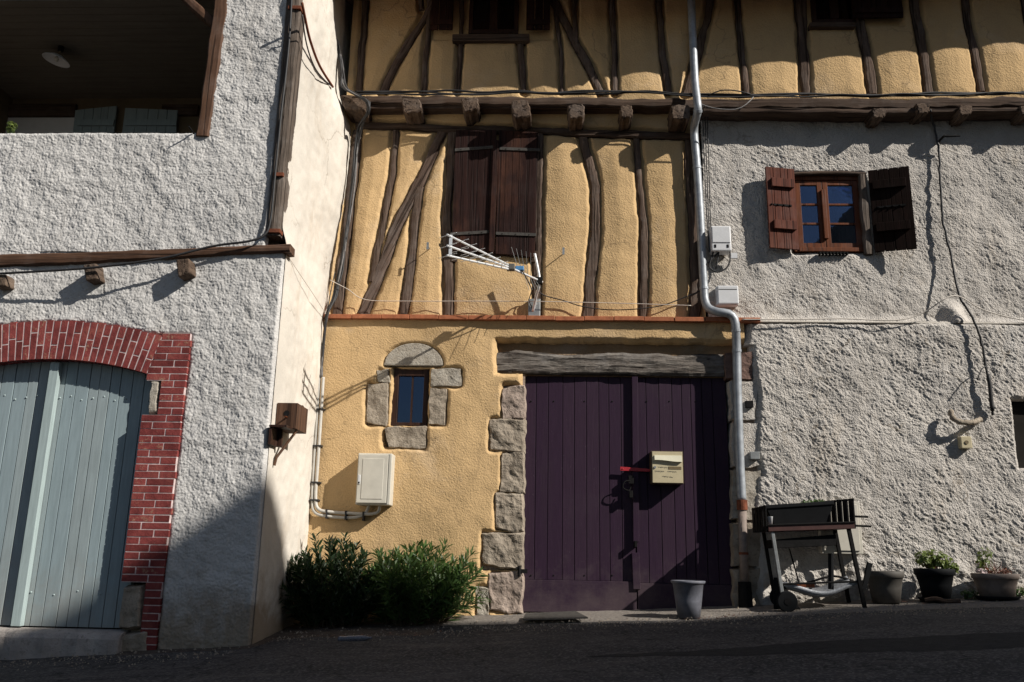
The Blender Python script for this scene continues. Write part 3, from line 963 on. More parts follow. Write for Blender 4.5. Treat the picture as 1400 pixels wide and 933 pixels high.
for i, (q, m) in enumerate(WSTONES):
    rough_stone('window_stone', q, 0.016, 0.08, m, TH, 60 + i * 5, 0.010, 0.014, 0.014)
# arched stone over the small window
mb = MB()
ARCH_R += .012; ARCH_H += .012
poly = [(ARCH_C.x + ARCH_R * 1.02, ARCH_C.z - 0.005)] + [(ARCH_C.x + ARCH_R * cos(a), ARCH_C.z + ARCH_H * sin(a)) for a in np.linspace(0.1, pi - 0.1, 16)] + [(ARCH_C.x - ARCH_R * 1.02, ARCH_C.z - 0.005)]
mb.prism(poly, 0.015, 0.12)
mb.build('arch_stone', M_STONEL, TH, bevel=0.01)
# backing behind the lintel and between the stones
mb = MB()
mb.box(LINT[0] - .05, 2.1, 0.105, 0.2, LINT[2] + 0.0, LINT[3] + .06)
mb.build('lintel_backing', M_RECESS, TH)
mb = MB()
mb.box(DOOR[0] - 0.5, DOOR[0] - 0.012, 0.07, 0.2, -0.2, DOOR[3])
mb.build('jamb_core', M_STONEP, TH)
mb = MB()
mb.box(DOOR[1] + 0.012, 2.3, 0.07, 0.2, -0.2, DOOR[3])
mb.build('jamb_core', M_STONEP, TH)
# lintel beam with a wavy upper edge
def lintel():
    n = 60
    x0, x1 = LINT[0] + 0.004, P(990, 500, 0.05).x
    zb = P(800, 512.5, 0.055).z
    vs, fs = [], []
    xs = np.linspace(x0, x1, n)
    top = P(800, 483, 0.055).z + 0.03 * fbm(xs, xs * 0, 1.9, 4, 71)
    rows = 9
    for i in range(n):
        for j in range(rows):
            t = j / (rows - 1)
            z = zb + (top[i] - zb) * t
            e = 0.02 * (1 - min(1, min(t, 1 - t) / 0.18)) ** 2
            y = 0.05 + e + float(0.016 * fbm(np.array([xs[i] * 1.0]), np.array([z * 3]), 3.2, 4, 75)[0])
            vs.append((xs[i], y, z))
        vs.append((xs[i], 0.2, top[i])); vs.append((xs[i], 0.2, zb))
    m = rows + 2
    for i in range(n - 1):
        for j in range(m):
            j2 = (j + 1) % m
            fs.append((i * m + j, (i + 1) * m + j, (i + 1) * m + j2, i * m + j2))
    fs.append(tuple(range(m - 1, -1, -1))); fs.append(tuple((n - 1) * m + j for j in range(m)))
    me = bpy.data.meshes.new('lintel')
    me.from_pydata(vs, [], fs)
    finish(me, 'lintel', M_TIMG, TH, None, False, 0)
lintel()
# small window
SW = rect_px(533, 503, 587, 582, 0.07)
mb = MB()
w0 = P(544, 540, .07).x - SW[0]
mb.box(SW[0], SW[0] + w0, 0.07, 0.13, SW[2], SW[3]); mb.box(SW[1] - w0 * .75, SW[1], 0.07, 0.13, SW[2], SW[3])
mb.box(SW[0] + w0, SW[1] - w0 * .75, 0.072, 0.13, SW[2], SW[2] + .035); mb.box(SW[0] + w0, SW[1] - w0 * .75, 0.072, 0.13, SW[3] - .09, SW[3])
swin = mb.build('window', M_DWIN, TH, bevel=0.004)
mb = MB(); mb.box(SW[0] + w0 - .004, SW[1] - w0 * .75 + .004, 0.1, 0.106, SW[2] + .03, SW[3] - .086)
mb.build('pane', M_GLASS, swin)
mb = MB(); xc = (SW[0] + SW[1]) / 2 + .02
mb.box(xc - .008, xc + .008, 0.085, 0.099, SW[2] + .035, SW[3] - .09)
mb.build('glazing_bar', M_DWIN, swin)
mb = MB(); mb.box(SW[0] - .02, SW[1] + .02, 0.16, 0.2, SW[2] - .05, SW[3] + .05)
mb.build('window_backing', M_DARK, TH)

# purple double door
YD = 0.12
def purple_door():
    zt = P(850, 511, YD).z; zb = P(790, 838, YD).z
    xl, xs_, xr = P(715, 700, YD).x, P(869, 700, YD).x, P(999.5, 700, YD).x
    zbb = P(790, 794, YD).z
    lab = ('purple leaf with an overlapping centre strip', 'purple leaf carrying the letterbox')
    for k, (a, b, n, bt) in enumerate(((xl, xs_ - .004, 9, zbb), (xs_ + .004, xr, 8, P(950, 799, YD).z))):
        mb = MB()
        planks(mb, Vector((a, 0, zt)), Vector((b, 0, zt)), Vector((b, 0, bt + .002)), Vector((a, 0, bt + .002)), YD, YD + 0.03, n, 0.006, 0, 11 + k, 0.0, 2)
        mb.box(a, b, YD + 0.022, YD + 0.05, zb + .02, zt)
        for pxn in ([726, 757, 799, 837] if k == 0 else [884, 915, 951]):
            for pyn in (549,) + ((787,) if k == 0 else ()):
                c = P(pxn, pyn, YD)
                mb.cyl((c.x, YD + .004, c.z), (c.x, YD - .008, c.z), .011, .006, 8, 1)
        leaf = mb.build('door_leaf', [M_PUR, M_IRON, M_PUR2], TH, bevel=0.0025)
        leaf['label'] = lab[k]
        mb = MB()
        mb.box(a + .002, b - .002, YD - 0.022, YD + 0.021, zb + (0.0 if k == 0 else .01), bt)
        mb.build('bottom_board', M_PURX, leaf, bevel=0.004)
        if k == 0:
            s = MB()
            for (y0, y1, x0, x1) in ((515, 741, 866, 874), (756, 806, 866, 876)):
                q = [P(x0, y1, YD - .05), P(x1, y1, YD - .05), P(x1 - 2, y0, YD - .05), P(x0 - 2, y0, YD - .05)]
                s.prism([(p.x, p.z) for p in q], YD - 0.045, YD - 0.003)
            s.build('cover_strip', M_PUR, leaf, bevel=0.003)
            s = MB()       # iron latch plate, chain loop and hanging padlock
            c = P(862, 655, YD - .06)
            s.box(c.x - .02, c.x + .03, YD - .085, YD - .055, c.z - .05, c.z + .03)
            s.build('latch', M_IRON, leaf, bevel=.002)
            s = MB()
            s.tube(smooth_line([(c.x - .0, YD - .08, c.z - .02), (c.x - .06, YD - .10, c.z - .03), (c.x - .08, YD - .1, c.z - .09), (c.x - .02, YD - .09, c.z - .12), (c.x, YD - .08, c.z - .08)], .02), .006, 6)
            s.build('chain', M_IRON, leaf)
            s = MB()
            s.box(c.x - .018, c.x + .018, YD - .1, YD - .06, c.z - .19, c.z - .12)
            s.build('padlock', M_IRON, leaf, bevel=.004)
            s = MB()
            c2 = P(869, 744, YD - .05)
            s.box(c2.x - .012, c2.x + .012, YD - .08, YD - .0, c2.z - .03, c2.z + .03)
            s.build('bolt', M_IRON, leaf, bevel=.002)
            s = MB()
            a1, b1 = P(848, 641, YD - .055), P(893, 643.5, YD - .055)
            s.prism([(a1.x, a1.z - .02), (b1.x, b1.z - .014), (b1.x, b1.z + .014), (a1.x, a1.z + .02)], YD - .057, YD - .046)
            s.cyl((a1.x + .025, YD - .056, a1.z), (a1.x + .025, YD - .064, a1.z), .008, .006, 8)
            s.build('hasp', M_REDMET, leaf, bevel=.002)
    mb = MB(); c = P(710, 781, 0.02)
    mb.cyl((c.x, 0.0, c.z - .05), (c.x, 0.0, c.z + .05), .016, .016, 8); mb.box(c.x, c.x + .08, 0.0, .012, c.z - .02, c.z + .02)
    mb.build('hinge_pin', M_IRON, TH)
purple_door()

# right-hand jamb: reddish block under the lintel, then pale stones behind the downpipe
for i, (q, m) in enumerate(((((990, 481), (1030, 480), (1029, 519), (991, 518)), M_STONER), (((997, 520), (1036, 519), (1034, 575), (998, 576)), M_RIGHT),
                            (((1000, 577), (1037, 576), (1040, 640), (1001, 640)), M_RIGHT), (((1001, 642), (1040, 641), (1042, 712), (1001, 712)), M_STONEL),
                            (((1001, 714), (1042, 713), (1042, 776), (1002, 776)), M_STONE), (((1002, 778), (1042, 777), (1042, 845), (1002, 845)), M_STONE))):
    rough_stone('jamb_stone', q, 0.012, 0.2, m, TH, 200 + i * 7, 0.008, 0.012, 0.004)

# mass of the house and its eaves
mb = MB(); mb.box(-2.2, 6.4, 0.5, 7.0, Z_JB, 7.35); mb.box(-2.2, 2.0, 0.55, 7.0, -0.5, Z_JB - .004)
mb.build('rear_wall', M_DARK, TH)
def eave(x0, x1, za, zb, over, nm):
    mb = MB()
    y0 = -0.02 - over
    vs = [(x0, y0, za), (x1, y0, zb), (x1, 7.5, zb + 3.6), (x0, 7.5, za + 3.6)]
    mb.hexa(vs + [(x, y, z + .12) for x, y, z in vs])
    mb.build(nm, M_ROOF, TH)
eave(-2.42, 1.60, 6.60, 6.68, 0.62, 'roof')
eave(1.62, 6.6, 6.69, 7.12, 0.55, 'roof')

# ================================================================== GREY PLASTERED HOUSE (right)
RH = thing('plastered_house', 'rough grey plastered house wall beside the purple door, with small shuttered window', 'house', (4.0, 0.05, 0.2))
YRU, YRL = 0.09, -0.02
WR = rect_px(1086, 239, 1179, 345, YRU)
RDW = rect_px(1395, 546, 1500, 640, YRL)
def streak(X, Z, seed):
    """flicked trowel marks: short ridges whose direction wanders from patch to patch"""
    wx = 0.035 * fbm(X, Z, 4.5, 2, seed + 40); wz = 0.035 * fbm(X, Z, 4.5, 2, seed + 41)
    out = 0
    for k, (deg, f, el) in enumerate(((-38, 37, 0.30), (-72, 33, 0.33), (-8, 39, 0.42))):
        a = radians(deg)
        u = (X + wx) * cos(a) + (Z + wz) * sin(a); v = -(X + wx) * sin(a) + (Z + wz) * cos(a)
        r = perlin(u * f * el, v * f, seed + k)
        m = sstep(perlin(X * 2.6, Z * 2.6, seed + 60 + k) * 0.9 + (0.8, 0.55, 0.4)[k])
        out = out + m * (sstep((r + 0.12) / 0.34) - 0.4 + 0.35 * np.abs(perlin(u * f * el * 2, v * f * 1.9, seed + 20 + k)))
    return (out * 0.75 + 0.4 * fbm(X, Z, 21, 2, seed + 77)) * (0.45 + 0.9 * sstep(0.6 + fbm(X, Z, 1.7, 3, seed + 88)))

def right_H(Y0, seed, amp, base):
    def H(X, Z):
        low = sstep((0.95 - Z + 0.15 * fbm(X, Z, 1.5, 2, 3)) / 0.6) if base else 0
        w = 0.03 * fbm(X, Z, 5, 2, seed + 13)
        a = radians(-40); U = (X + w) * cos(a) + (Z + w) * sin(a); V = -(X + w) * sin(a) + (Z + w) * cos(a)
        g = np.abs(perlin(U * 17, V * 31, seed + 14)) + 0.8 * np.abs(perlin(X * 54, Z * 54, seed + 15)) + 0.6 * perlin(U * 9, V * 15, seed + 16)
        y = Y0 - 0.45 * amp * streak(X, Z, seed) + 0.95 * amp * g + 0.007 * fbm(X, Z, 5.5, 2, seed + 18) + 0.022 * fbm(X, Z, 1.1, 3, seed + 9)
        y = y - low * 0.028 * fbm(X, Z, 4.5, 3, seed + 11) + 0.005 * np.abs(perlin(X * 42, Z * 42, seed + 2))
        return y
    return H
SEAM = P(1200, 440, YRL).z
hu = right_H(YRU, 301, 0.006, False)
BUMP = P(1302, 430, YRU)
def up_H(X, Z):
    y = hu(X, Z)
    d = rect_sdf(X, Z, *WR, r=0.02)
    y = y + 0.03 * (1 - sstep(d / 0.05)) * (d > -.02) + 0.08 * sstep(-d / 0.012)
    r = np.hypot((X - BUMP.x) / 0.17, (Z - BUMP.z + .05) / 0.26)
    y = y - 0.13 * (1 - sstep(r))
    y = y - 0.05 * sstep((SEAM + 0.10 - Z + 0.03 * fbm(X, Z, 2, 2, 9)) / 0.12)
    return y
wallgrid('upper_wall', P(963, 300, YRU).x, 6.4, SEAM - 0.01, Z_JB + 0.02, 0.0068, up_H, M_RIGHT, RH, keep=lambda X, Z: rect_sdf(X, Z, *WR) > -0.03)
hl = right_H(YRL, 311, 0.0082, True)
def edge_x(Z):
    return 2.075 + 0.05 * fbm(Z, Z * 0, 1.6, 2, 8) + 0.05 * ((Z > 1.4) & (Z < 2.75))
def low_RH(X, Z):
    y = hl(X, Z)
    d = X - edge_x(Z)
    y = y + 0.05 * (1 - sstep(d / 0.06)) + 0.10 * sstep(-d / 0.02)
    d2 = rect_sdf(X, Z, *RDW)
    y = y + 0.02 * (1 - sstep(d2 / 0.03)) + 0.14 * sstep(-d2 / 0.015)
    t = Z - (SEAM + 0.006)
    y = y + 0.03 * sstep((t + 0.05) / 0.05)
    return y
wallgrid('lower_wall', 2.0, 6.4, -0.15, SEAM + 0.012, 0.0068, low_RH, M_RIGHT, RH,
         keep=lambda X, Z: (X > edge_x(Z) - 0.03) & (rect_sdf(X, Z, *RDW) > -0.03))
mb = MB(); mb.box(1.95, 6.4, -0.018, 0.2, SEAM - 0.014, SEAM + 0.004)
mb.build('plaster_ledge', M_CREAM, RH, bevel=.006)
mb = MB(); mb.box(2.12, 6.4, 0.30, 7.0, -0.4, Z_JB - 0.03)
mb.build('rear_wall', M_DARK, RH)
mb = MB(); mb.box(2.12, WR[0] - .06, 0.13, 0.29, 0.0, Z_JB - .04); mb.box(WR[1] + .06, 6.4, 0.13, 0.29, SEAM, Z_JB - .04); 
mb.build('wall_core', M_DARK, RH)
# window at the right edge of the frame
mb = MB(); mb.box(RDW[0] - .02, RDW[1] + .02, 0.10, 0.15, RDW[2] - .02, RDW[3] + .02)
mb.build('window', M_DARK, RH)

def right_window():
    Y = 0.10
    x0, x1, z0, z1 = rect_px(1087, 241, 1178, 344, Y)
    w = 0.045
    mb = MB()
    mb.box(x0, x0 + w, Y, Y + .06, z0, z1); mb.box(x1 - w, x1, Y, Y + .06, z0, z1)
    mb.box(x0 + w, x1 - w, Y + .002, Y + .06, z1 - w, z1); mb.box(x0 + w, x1 - w, Y - .012, Y + .06, z0, z0 + w)
    win = mb.build('window', M_WIN, RH, bevel=.004)
    xm = P(1127, 290, Y).x
    for (a, b) in ((x0 + w + .003, xm - .003), (xm + .003, x1 - w - .003)):
        s = MB(); sw = 0.055
        zb_, zt_ = z0 + w + .003, z1 - w - .003
        s.box(a, a + sw, Y + .012, Y + .05, zb_, zt_); s.box(b - sw, b, Y + .012, Y + .05, zb_, zt_)
        s.box(a + sw, b - sw, Y + .014, Y + .05, zb_, zb_ + sw); s.box(a + sw, b - sw, Y + .014, Y + .05, zt_ - sw, zt_)
        h = (zt_ - zb_ - 2 * sw)
        for k in (1, 2):
            z = zb_ + sw + h * k / 3
            s.box(a + sw, b - sw, Y + .018, Y + .046, z - .012, z + .012)
        sash = s.build('sash', M_WIN, win, bevel=.003)
        g = MB(); g.box(a + sw - .004, b - sw + .004, Y + .03, Y + .035, zb_ + sw - .004, zt_ - sw + .004)
        g.build('pane', M_GLASS, win)
    s = MB(); s.box(xm - .022, xm + .022, Y - .018, Y + .011, z0 + w + .1, z1 - w - .12)
    s.build('cover_strip', M_WIN, win, bevel=.004)
    c = MB()
    n = 40
    for (a, b) in ((x0 + .05, xm - .10), (xm + .16, x1 - .05)):
        vs, fs = [], []
        for i in range(n + 1):
            x = a + (b - a) * i / n
            y = Y + .12 + .015 * sin(i * 1.3) + .008 * sin(i * .5)
            vs += [(x, y, z0 + .02), (x, y, z0 + (z1 - z0) * .62)]
        for i in range(n): fs.append((2 * i, 2 * i + 2, 2 * i + 3, 2 * i + 1))
        c.add(vs, fs)
    c.build('curtain', M_CURT, win, smooth=True)
    r = MB(); r.box(x0 - .02, x1 + .02, Y + .19, Y + .195, z0 - .02, z1 + .02)
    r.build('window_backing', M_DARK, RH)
    # weathered post beside the window and stone lintel edge
    timber('window_post', [(1180, 238), (1184, 290), (1189, 347)], (11, 12), 0.055, 0.1, M_POSTG, RH, seed=401)
    timber('window_head', [(1080, 238), (1130, 236), (1184, 238)], (5, 5), 0.06, 0.1, M_TIMX, RH, seed=402)
    # drainage grille under the sill
    g = MB()
    a, b = P(1121, 346.5, .05), P(1158, 346.5, .05)
    for i in range(9):
        x = a.x + (b.x - a.x) * i / 8
        g.box(x - .006, x + .006, 0.03, .09, a.z - .02, a.z + .012)
    g.box(a.x - .01, b.x + .01, 0.04, .09, a.z + .006, a.z + .014)
    g.build('sill_vent', M_IRON, RH)
right_window()

def swung_shutter(hinge_px, Yh, width, ang, ztop_px, zbot_px, mat, label, flip):
    """ang: opening angle away from the wall plane; flip -1 = swings to the left"""
    h = P(*hinge_px, Yh)
    zt, zb = P(hinge_px[0], ztop_px, Yh).z, P(hinge_px[0], zbot_px, Yh).z
    ht = zt - zb
    # local: x along leaf, y out of the face the viewer sees is -y
    ca, sa = cos(ang), sin(ang)
    ex = Vector((flip * ca, -sa, 0)); ey = Vector((flip * sa * 1.0, ca, 0)) if flip > 0 else Vector((-sa, ca, 0))
    if flip > 0: ey = Vector((sa, ca, 0))
    M = Matrix(((ex.x, ey.x, 0, h.x), (ex.y, ey.y, 0, h.y), (0, 0, 1, zb), (0, 0, 0, 1)))
    mb = MB(); mb.M = M
    n = 4
    for i in range(n):
        mb.box(width * i / n + .003, width * (i + 1) / n - .003, -.013, .013, 0, ht)
    mb.box(.01, width - .01, -.006, .006, .01, ht - .01)
    sh = mb.build('shutter', mat, RH, bevel=.002)
    sh['label'] = label
    for f in (0.28, 0.80):
        b = MB(); b.M = M
        b.box(.03, width - .05, -.046, -.0145, ht * f - .05, ht * f + .05)
        b.build('batten', mat, sh, bevel=.004)
    b = MB(); b.M = M
    z = ht * .53
    b.box(.06, width - .07, -.019, -.0135, z - .01, z + .01)
    for x in (.08, .15, .22, .29): b.cyl((x, -.018, z), (x, -.028, z), .012, .008, 8)
    b.build('latch_bar', M_IRON, sh)
    bm = bmesh.new()
    for o in [sh] + list(sh.children):
        bm.clear(); bm.from_mesh(o.data); bmesh.ops.recalc_face_normals(bm, faces=bm.faces); bm.to_mesh(o.data)
    bm.free()
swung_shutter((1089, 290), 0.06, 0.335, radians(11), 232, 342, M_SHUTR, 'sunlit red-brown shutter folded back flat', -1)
swung_shutter((1191, 290), 0.055, 0.415, radians(16), 234, 345, M_SHUTK, 'black-brown shutter not quite folded back', 1)  # much darker wood than the left leaf

# ================================================================== GREY ROUGHCAST HOUSE (left)
LH = thing('roughcast_house', 'grey roughcast house with red brick garage arch and an open balcony above', 'house', (-4.4, -1.4, -0.25))
YL = -1.5
XC = -2.372
XB = P(240, 650, YL).x                         # outer edge of the brick pillar
BI = P(195, 570, YL).x                         # inner edge of the jamb
ARC_X = P(72, 495, YL).x                       # centre line of the garage door
HALFW = BI - ARC_X
Z_SPR, Z_APX = P(203, 511, YL).z, P(75, 491, YL).z
sag = Z_APX - Z_SPR
R_IN = (HALFW ** 2 + sag ** 2) / (2 * sag)
AZ = Z_APX - R_IN
BAND = P(75, 440, YL).z - Z_APX
Z_BT = P(240, 456, YL).z
def brick_top(x):
    dx = np.minimum(np.abs(x - ARC_X), HALFW + .3)
    a = AZ + np.sqrt(np.maximum((R_IN + BAND) ** 2 - dx ** 2, 0))
    return np.where(np.abs(x - ARC_X) > HALFW - 0.02, np.maximum(a, Z_BT), a)
XBL = ARC_X - (XB - ARC_X)
Z_SILL = P(150, 182, YL).z
X_OP = P(283, 150, YL).x
Z_CEIL = 5.95
def left_noise(X, Z, seed):
    w = 0.03 * fbm(X, Z, 5, 2, seed + 3)
    g = np.abs(perlin((X + w) * 31, (Z + w) * 31, seed)) + 0.8 * np.abs(perlin(X * 56, Z * 56, seed + 1)) + 0.5 * perlin(X * 15, Z * 15, seed + 2)
    return 0.012 * fbm(X, Z, 1.2, 3, seed + 5) + 0.007 * fbm(X, Z, 5.5, 2, seed + 8) + 0.0085 * g
def left_low_H(X, Z):
    y = YL + left_noise(X, Z, 501)
    d = np.maximum(np.maximum(X - XB, XBL - X), Z - brick_top(X))
    y = y + 0.012 * (1 - sstep(d / 0.025)) + 0.08 * sstep(-d / 0.012)
    return y + 0.06 * sstep((X - (XC - 0.03)) / 0.03) ** 2 * 1.2
def left_low_keep(X, Z):
    return np.maximum(np.maximum(X - XB, XBL - X), Z - brick_top(X)) > -0.025
Z_BEAM = P(300, 345, YL).z
wallgrid('front_wall', -6.6, XC, -0.65, Z_BEAM, 0.0078, left_low_H, M_GREY, LH, keep=left_low_keep)
XU = P(367, 300, YL).x
def left_up_H(X, Z):
    y = YL - 0.005 + left_noise(X, Z, 521)
    d = np.maximum(X - X_OP, np.maximum(Z_SILL - Z, Z - 6.05))
    y = y + 0.01 * (1 - sstep(d / 0.02)) + 0.12 * sstep(-d / 0.012)
    return y + 0.05 * sstep((X - (XU - 0.03)) / 0.03) ** 2
wallgrid('front_wall', -6.6, XU, Z_BEAM, 7.4, 0.0078, left_up_H, M_GREY, LH,
         keep=lambda X, Z: np.maximum(X - X_OP, np.maximum(Z_SILL - Z, Z - 6.05)) > -0.02)
# side (return) wall facing the sun
def side_wall():
    def H(S, Z):           # S = world y; returns -(world x)
        ed = sstep((S + 1.43) / 0.35)
        x = XC + ed * (0.02 * fbm(S, Z, 1.1, 3, 540) + 0.006 * fbm(S, Z, 7, 3, 541)) + 0.0015 * fbm(S, Z, 40, 2, 543)
        up = sstep((Z - 3.25) / 0.25)
        x = x - 0.055 * up * (1 - 0.7 * ed)
        x = x + 0.12 * sstep((Z - 3.3) / 1.6) * sstep((S + 1.0) / 1.1) * (1 - sstep((Z - 5.2) / 0.5))
        return -x
    o = wallgrid('side_wall', -1.452, 3.2, -0.6, 7.4, 0.02, H, M_CREAM, LH)
    me = o.data
    n = len(me.vertices)
    co = np.empty(n * 3, np.float32); me.vertices.foreach_get('co', co)
    co = co.reshape(-1, 3)
    co = np.stack([-co[:, 1], co[:, 0], co[:, 2]], -1)
    me.vertices.foreach_set('co', co.ravel()); me.update()
side_wall()
timber('corner_post', [(403, -30), (397, 60), (388, 150), (380, 240), (373, 322)], (24, 20), YL - 0.02, 0.16, M_POSTG, LH, seed=601, jit=0.1)
for (a, b) in (((374, 240), (388, 237)), ((364, 317), (383, 319)), ((394, 12), (412, 10))):
    p, q = P(*a, YL - .03), P(*b, YL - .03)
    mb = MB(); mb.box(p.x, q.x, YL - .045, YL + .05, p.z - .012, p.z + .025)
    mb.build('iron_band', M_RUST, LH, bevel=.003)
timber('floor_beam', [(-160, 360), (0, 356), (110, 352), (200, 348), (300, 343), (352, 340), (396, 339)], (23, 12), YL - 0.03, 0.16, M_TIMB, LH, seed=605, jit=0.1)
for i, q in enumerate((((-12, 376), (8, 375), (8, 391), (-10, 392)), ((113, 362), (131, 360), (133, 381), (117, 384)), ((240, 355), (258, 353), (260, 373), (243, 379)))):
    Yf = YL - 0.13
    c = [P(a, b, Yf) for a, b in q]
    mb = MB()
    mb.prism([(c[3].x, c[3].z), (c[2].x, c[2].z), (c[1].x, c[1].z), (c[0].x, c[0].z)], Yf, YL + 0.1)
    mb.build('joist', M_END, LH, bevel=.012)
# balcony post, brace, room
timber('balcony_post', [(306, -30), (302, 0), (290, 90), (276, 186)], (24, 20), YL - 0.015, 0.13, M_POSTB, LH, seed=611, jit=0.1)
timber('balcony_brace', [(240, -20), (262, 4), (292, 30)], (15, 15), YL + 0.05, 0.1, M_POSTB, LH, seed=612, jit=0.1)
YB = 0.55
mb = MB(); mb.box(-6.6, -2.5, YB, YB + .2, 3.2, Z_CEIL + .05); mb.box(-6.8, -6.6, -1.3, YB + .2, 3.2, Z_CEIL + .05)
mb.box(X_OP + .12, X_OP + .2, -1.35, YB, 3.2, Z_CEIL)
mb.build('balcony_wall', M_INWALL, LH)
mb = MB()
for i in range(16):
    y = -1.36 + i * 0.12
    mb.box(-6.6, X_OP + .12, y + .003, y + .117, Z_CEIL - .02, Z_CEIL)
mb.box(-6.8, -2.5, -1.36, YB + .2, Z_CEIL, Z_CEIL + .06)
mb.build('balcony_ceiling', M_CEIL, LH)
mb = MB(); mb.box(-6.6, -2.5, -1.3, YB, 3.3, 3.42)
mb.build('balcony_floor', M_CONC, LH)
mb = MB(); mb.box(-6.6, X_OP + .05, YL + .11, YL + .17, 3.42, Z_SILL - .012)
mb.build('parapet', M_GREY, LH)
mb = MB(); mb.box(-6.6, X_OP, YL + .02, YL + .19, Z_SILL - .03, Z_SILL - .004)
mb.build('parapet_cap', M_GREY, LH, bevel=.01)
for q, lb in ((((104, 152), (161, 146), (158, 190), (102, 190)), None), (((172, 149), (244, 152), (244, 190), (168, 190)), None)):
    tl, tr, br, bl = [P(a, b, YB - .05) for a, b in q]
    bl.z -= .6; br.z -= .6
    mb = MB(); planks(mb, tl, tr, br, bl, YB - .07, YB - .045, 5, .006)
    zz = P(130, 170, YB - .05).z
    mb.box(bl.x + .03, br.x - .03, YB - .095, YB - .072, zz - .04, zz + .04)
    mb.build('shutter', M_BLUE, LH)
for q in ((-60, 143, 105, 160), (221, 144, 272, 158)):
    r = rect_px(*q, YB - .03); mb = MB(); mb.box(r[0], r[1], YB - .05, YB + .02, r[2], r[3]); mb.build('balcony_lintel', M_TIMX, LH)
r = rect_px(-60, 161, 103, 190, YB - .03); mb = MB(); mb.box(r[0], r[1], YB - .03, YB + .02, r[2] - .5, r[3]); mb.build('balcony_window', M_WHITE, LH)
# mass, roof
mb = MB(); mb.box(-6.8, XC - .03, -1.15, 3.2, -0.9, 3.29); mb.box(-6.8, -2.5, YB + .21, 3.2, 3.3, 6.0); mb.box(-6.8, -2.52, -1.36, 3.2, 6.02, 7.4)
mb.build('rear_wall', M_DARK, LH)
mb = MB()
vs = [(-7.0, -1.85, 7.35), (-2.2, -1.85, 7.35), (-2.2, 3.4, 9.2), (-7.0, 3.4, 9.2)]
mb.hexa(vs + [(x, y, z + .12) for x, y, z in vs])
mb.build('roof', M_ROOF, LH)

def brick_surround():
    mb = MB()
    rnd = random.Random(9)
    y0, ym, y1 = YL - 0.016, YL - 0.0135, YL + 0.095
    def ring(t0, t1, ra, rb, ya, yb, mi):       # hexa piece in the arch, angle from vertical
        pts = []
        for (t, r) in ((t0, ra), (t1, ra), (t1, rb), (t0, rb)):
            pts.append((ARC_X + r * sin(t), AZ + r * cos(t)))
        mb.prism(pts, ya, yb, mi)
    tm = math.asin(HALFW / R_IN)
    # mortar body
    n = 48
    for i in range(n):
        ring(-tm + 2 * tm * i / n, -tm + 2 * tm * (i + 1) / n, R_IN, R_IN + BAND, ym, y1, 0)
    # voussoirs
    pitch = 0.0605
    N = int(2 * tm * R_IN / pitch)
    dt = 2 * tm / N
    g = 0.0062
    for i in range(N):
        t0, t1 = -tm + dt * i, -tm + dt * (i + 1)
        gt = g / R_IN
        cuts = [0, 0.36, 1] if i % 2 == 0 else [0, 0.70, 1]
        if rnd.random() < .25: cuts = [0, 0.5 + rnd.uniform(-.1, .1), 1]
        for a, b in zip(cuts[:-1], cuts[1:]):
            e = rnd.uniform(-.0015, .0008)
            ring(t0 + gt, t1 - gt, R_IN + BAND * a + (g if a else -.004), R_IN + BAND * b - (g if b < 1 else 0) + (rnd.uniform(0, .012) if b == 1 else 0), y0 + e, y1 - .002, rnd.choice((1, 1, 1, 2, 3)))
    # pillars
    for side in (1, -1):
        zb, zt = -0.35, Z_BT
        xi = lambda z: BI if z < Z_SPR else ARC_X + (R_IN + z * 0 + 0.0) * 0 + HALFW + (z - Z_SPR) * HALFW / (R_IN - sag)
        z = zb; row = 0
        def put(xa, xb, za, zc, mi, ya):
            if side < 0: xa, xb = 2 * ARC_X - xb, 2 * ARC_X - xa
            mb.prism([(xa, za), (xb, za), (xb, zc), (xa, zc)], ya, y1, mi)
        h = 0.0605
        stone_lo, stone_hi = P(200, 568, YL).z, P(200, 519, YL).z
        stone_x = P(219, 545, YL).x
        foot_z, foot_x = P(180, 800, YL).z, P(197, 830, YL).x
        while z < zt - .02:
            za, zc = z, min(z + h, zt)
            x0 = xi((za + zc) / 2)
            if stone_lo < (za + zc) / 2 < stone_hi: x0 = stone_x
            if (za + zc) / 2 < foot_z: x0 = foot_x
            put(x0 + .003, XB - .003, za, zc, 0, ym)
            cut = x0 + (0.215 if row % 2 else 0.115) + rnd.uniform(-.012, .012)
            segs = [x0]
            while cut < XB - 0.05:
                segs.append(cut); cut += 0.215 if row % 2 == 0 else 0.20
            segs.append(XB + rnd.uniform(-.006, .006))
            for a, b in zip(segs[:-1], segs[1:]):
                put(a + (g if a > x0 else 0), b - (g if b < XB - .01 else 0), za + g + rnd.uniform(-.0015, .0015), zc - g * .4 + rnd.uniform(-.0015, .0015), rnd.choice((1, 1, 1, 2, 3)), y0 + rnd.uniform(-.0015, .0008))
            z += h; row += 1
    mb.build('brick_surround', [M_MORTAR, M_BRICK, M_BRICKD, M_BRICKL], LH)
    rough_stone('jamb_stone', ((204, 519), (220, 519), (215, 568), (198, 568)), YL - .012, 0.1, M_STONEL, LH, 701, .004)
    rough_stone('jamb_stone', ((163, 800), (197, 800), (192, 862), (157, 862)), YL - .03, 0.13, M_STONE, LH, 703, .012)
    rough_stone('jamb_stone', ((156, 863), (206, 862), (204, 897), (155, 897)), YL - .03, 0.13, M_STONE, LH, 705, .012)
brick_surround()

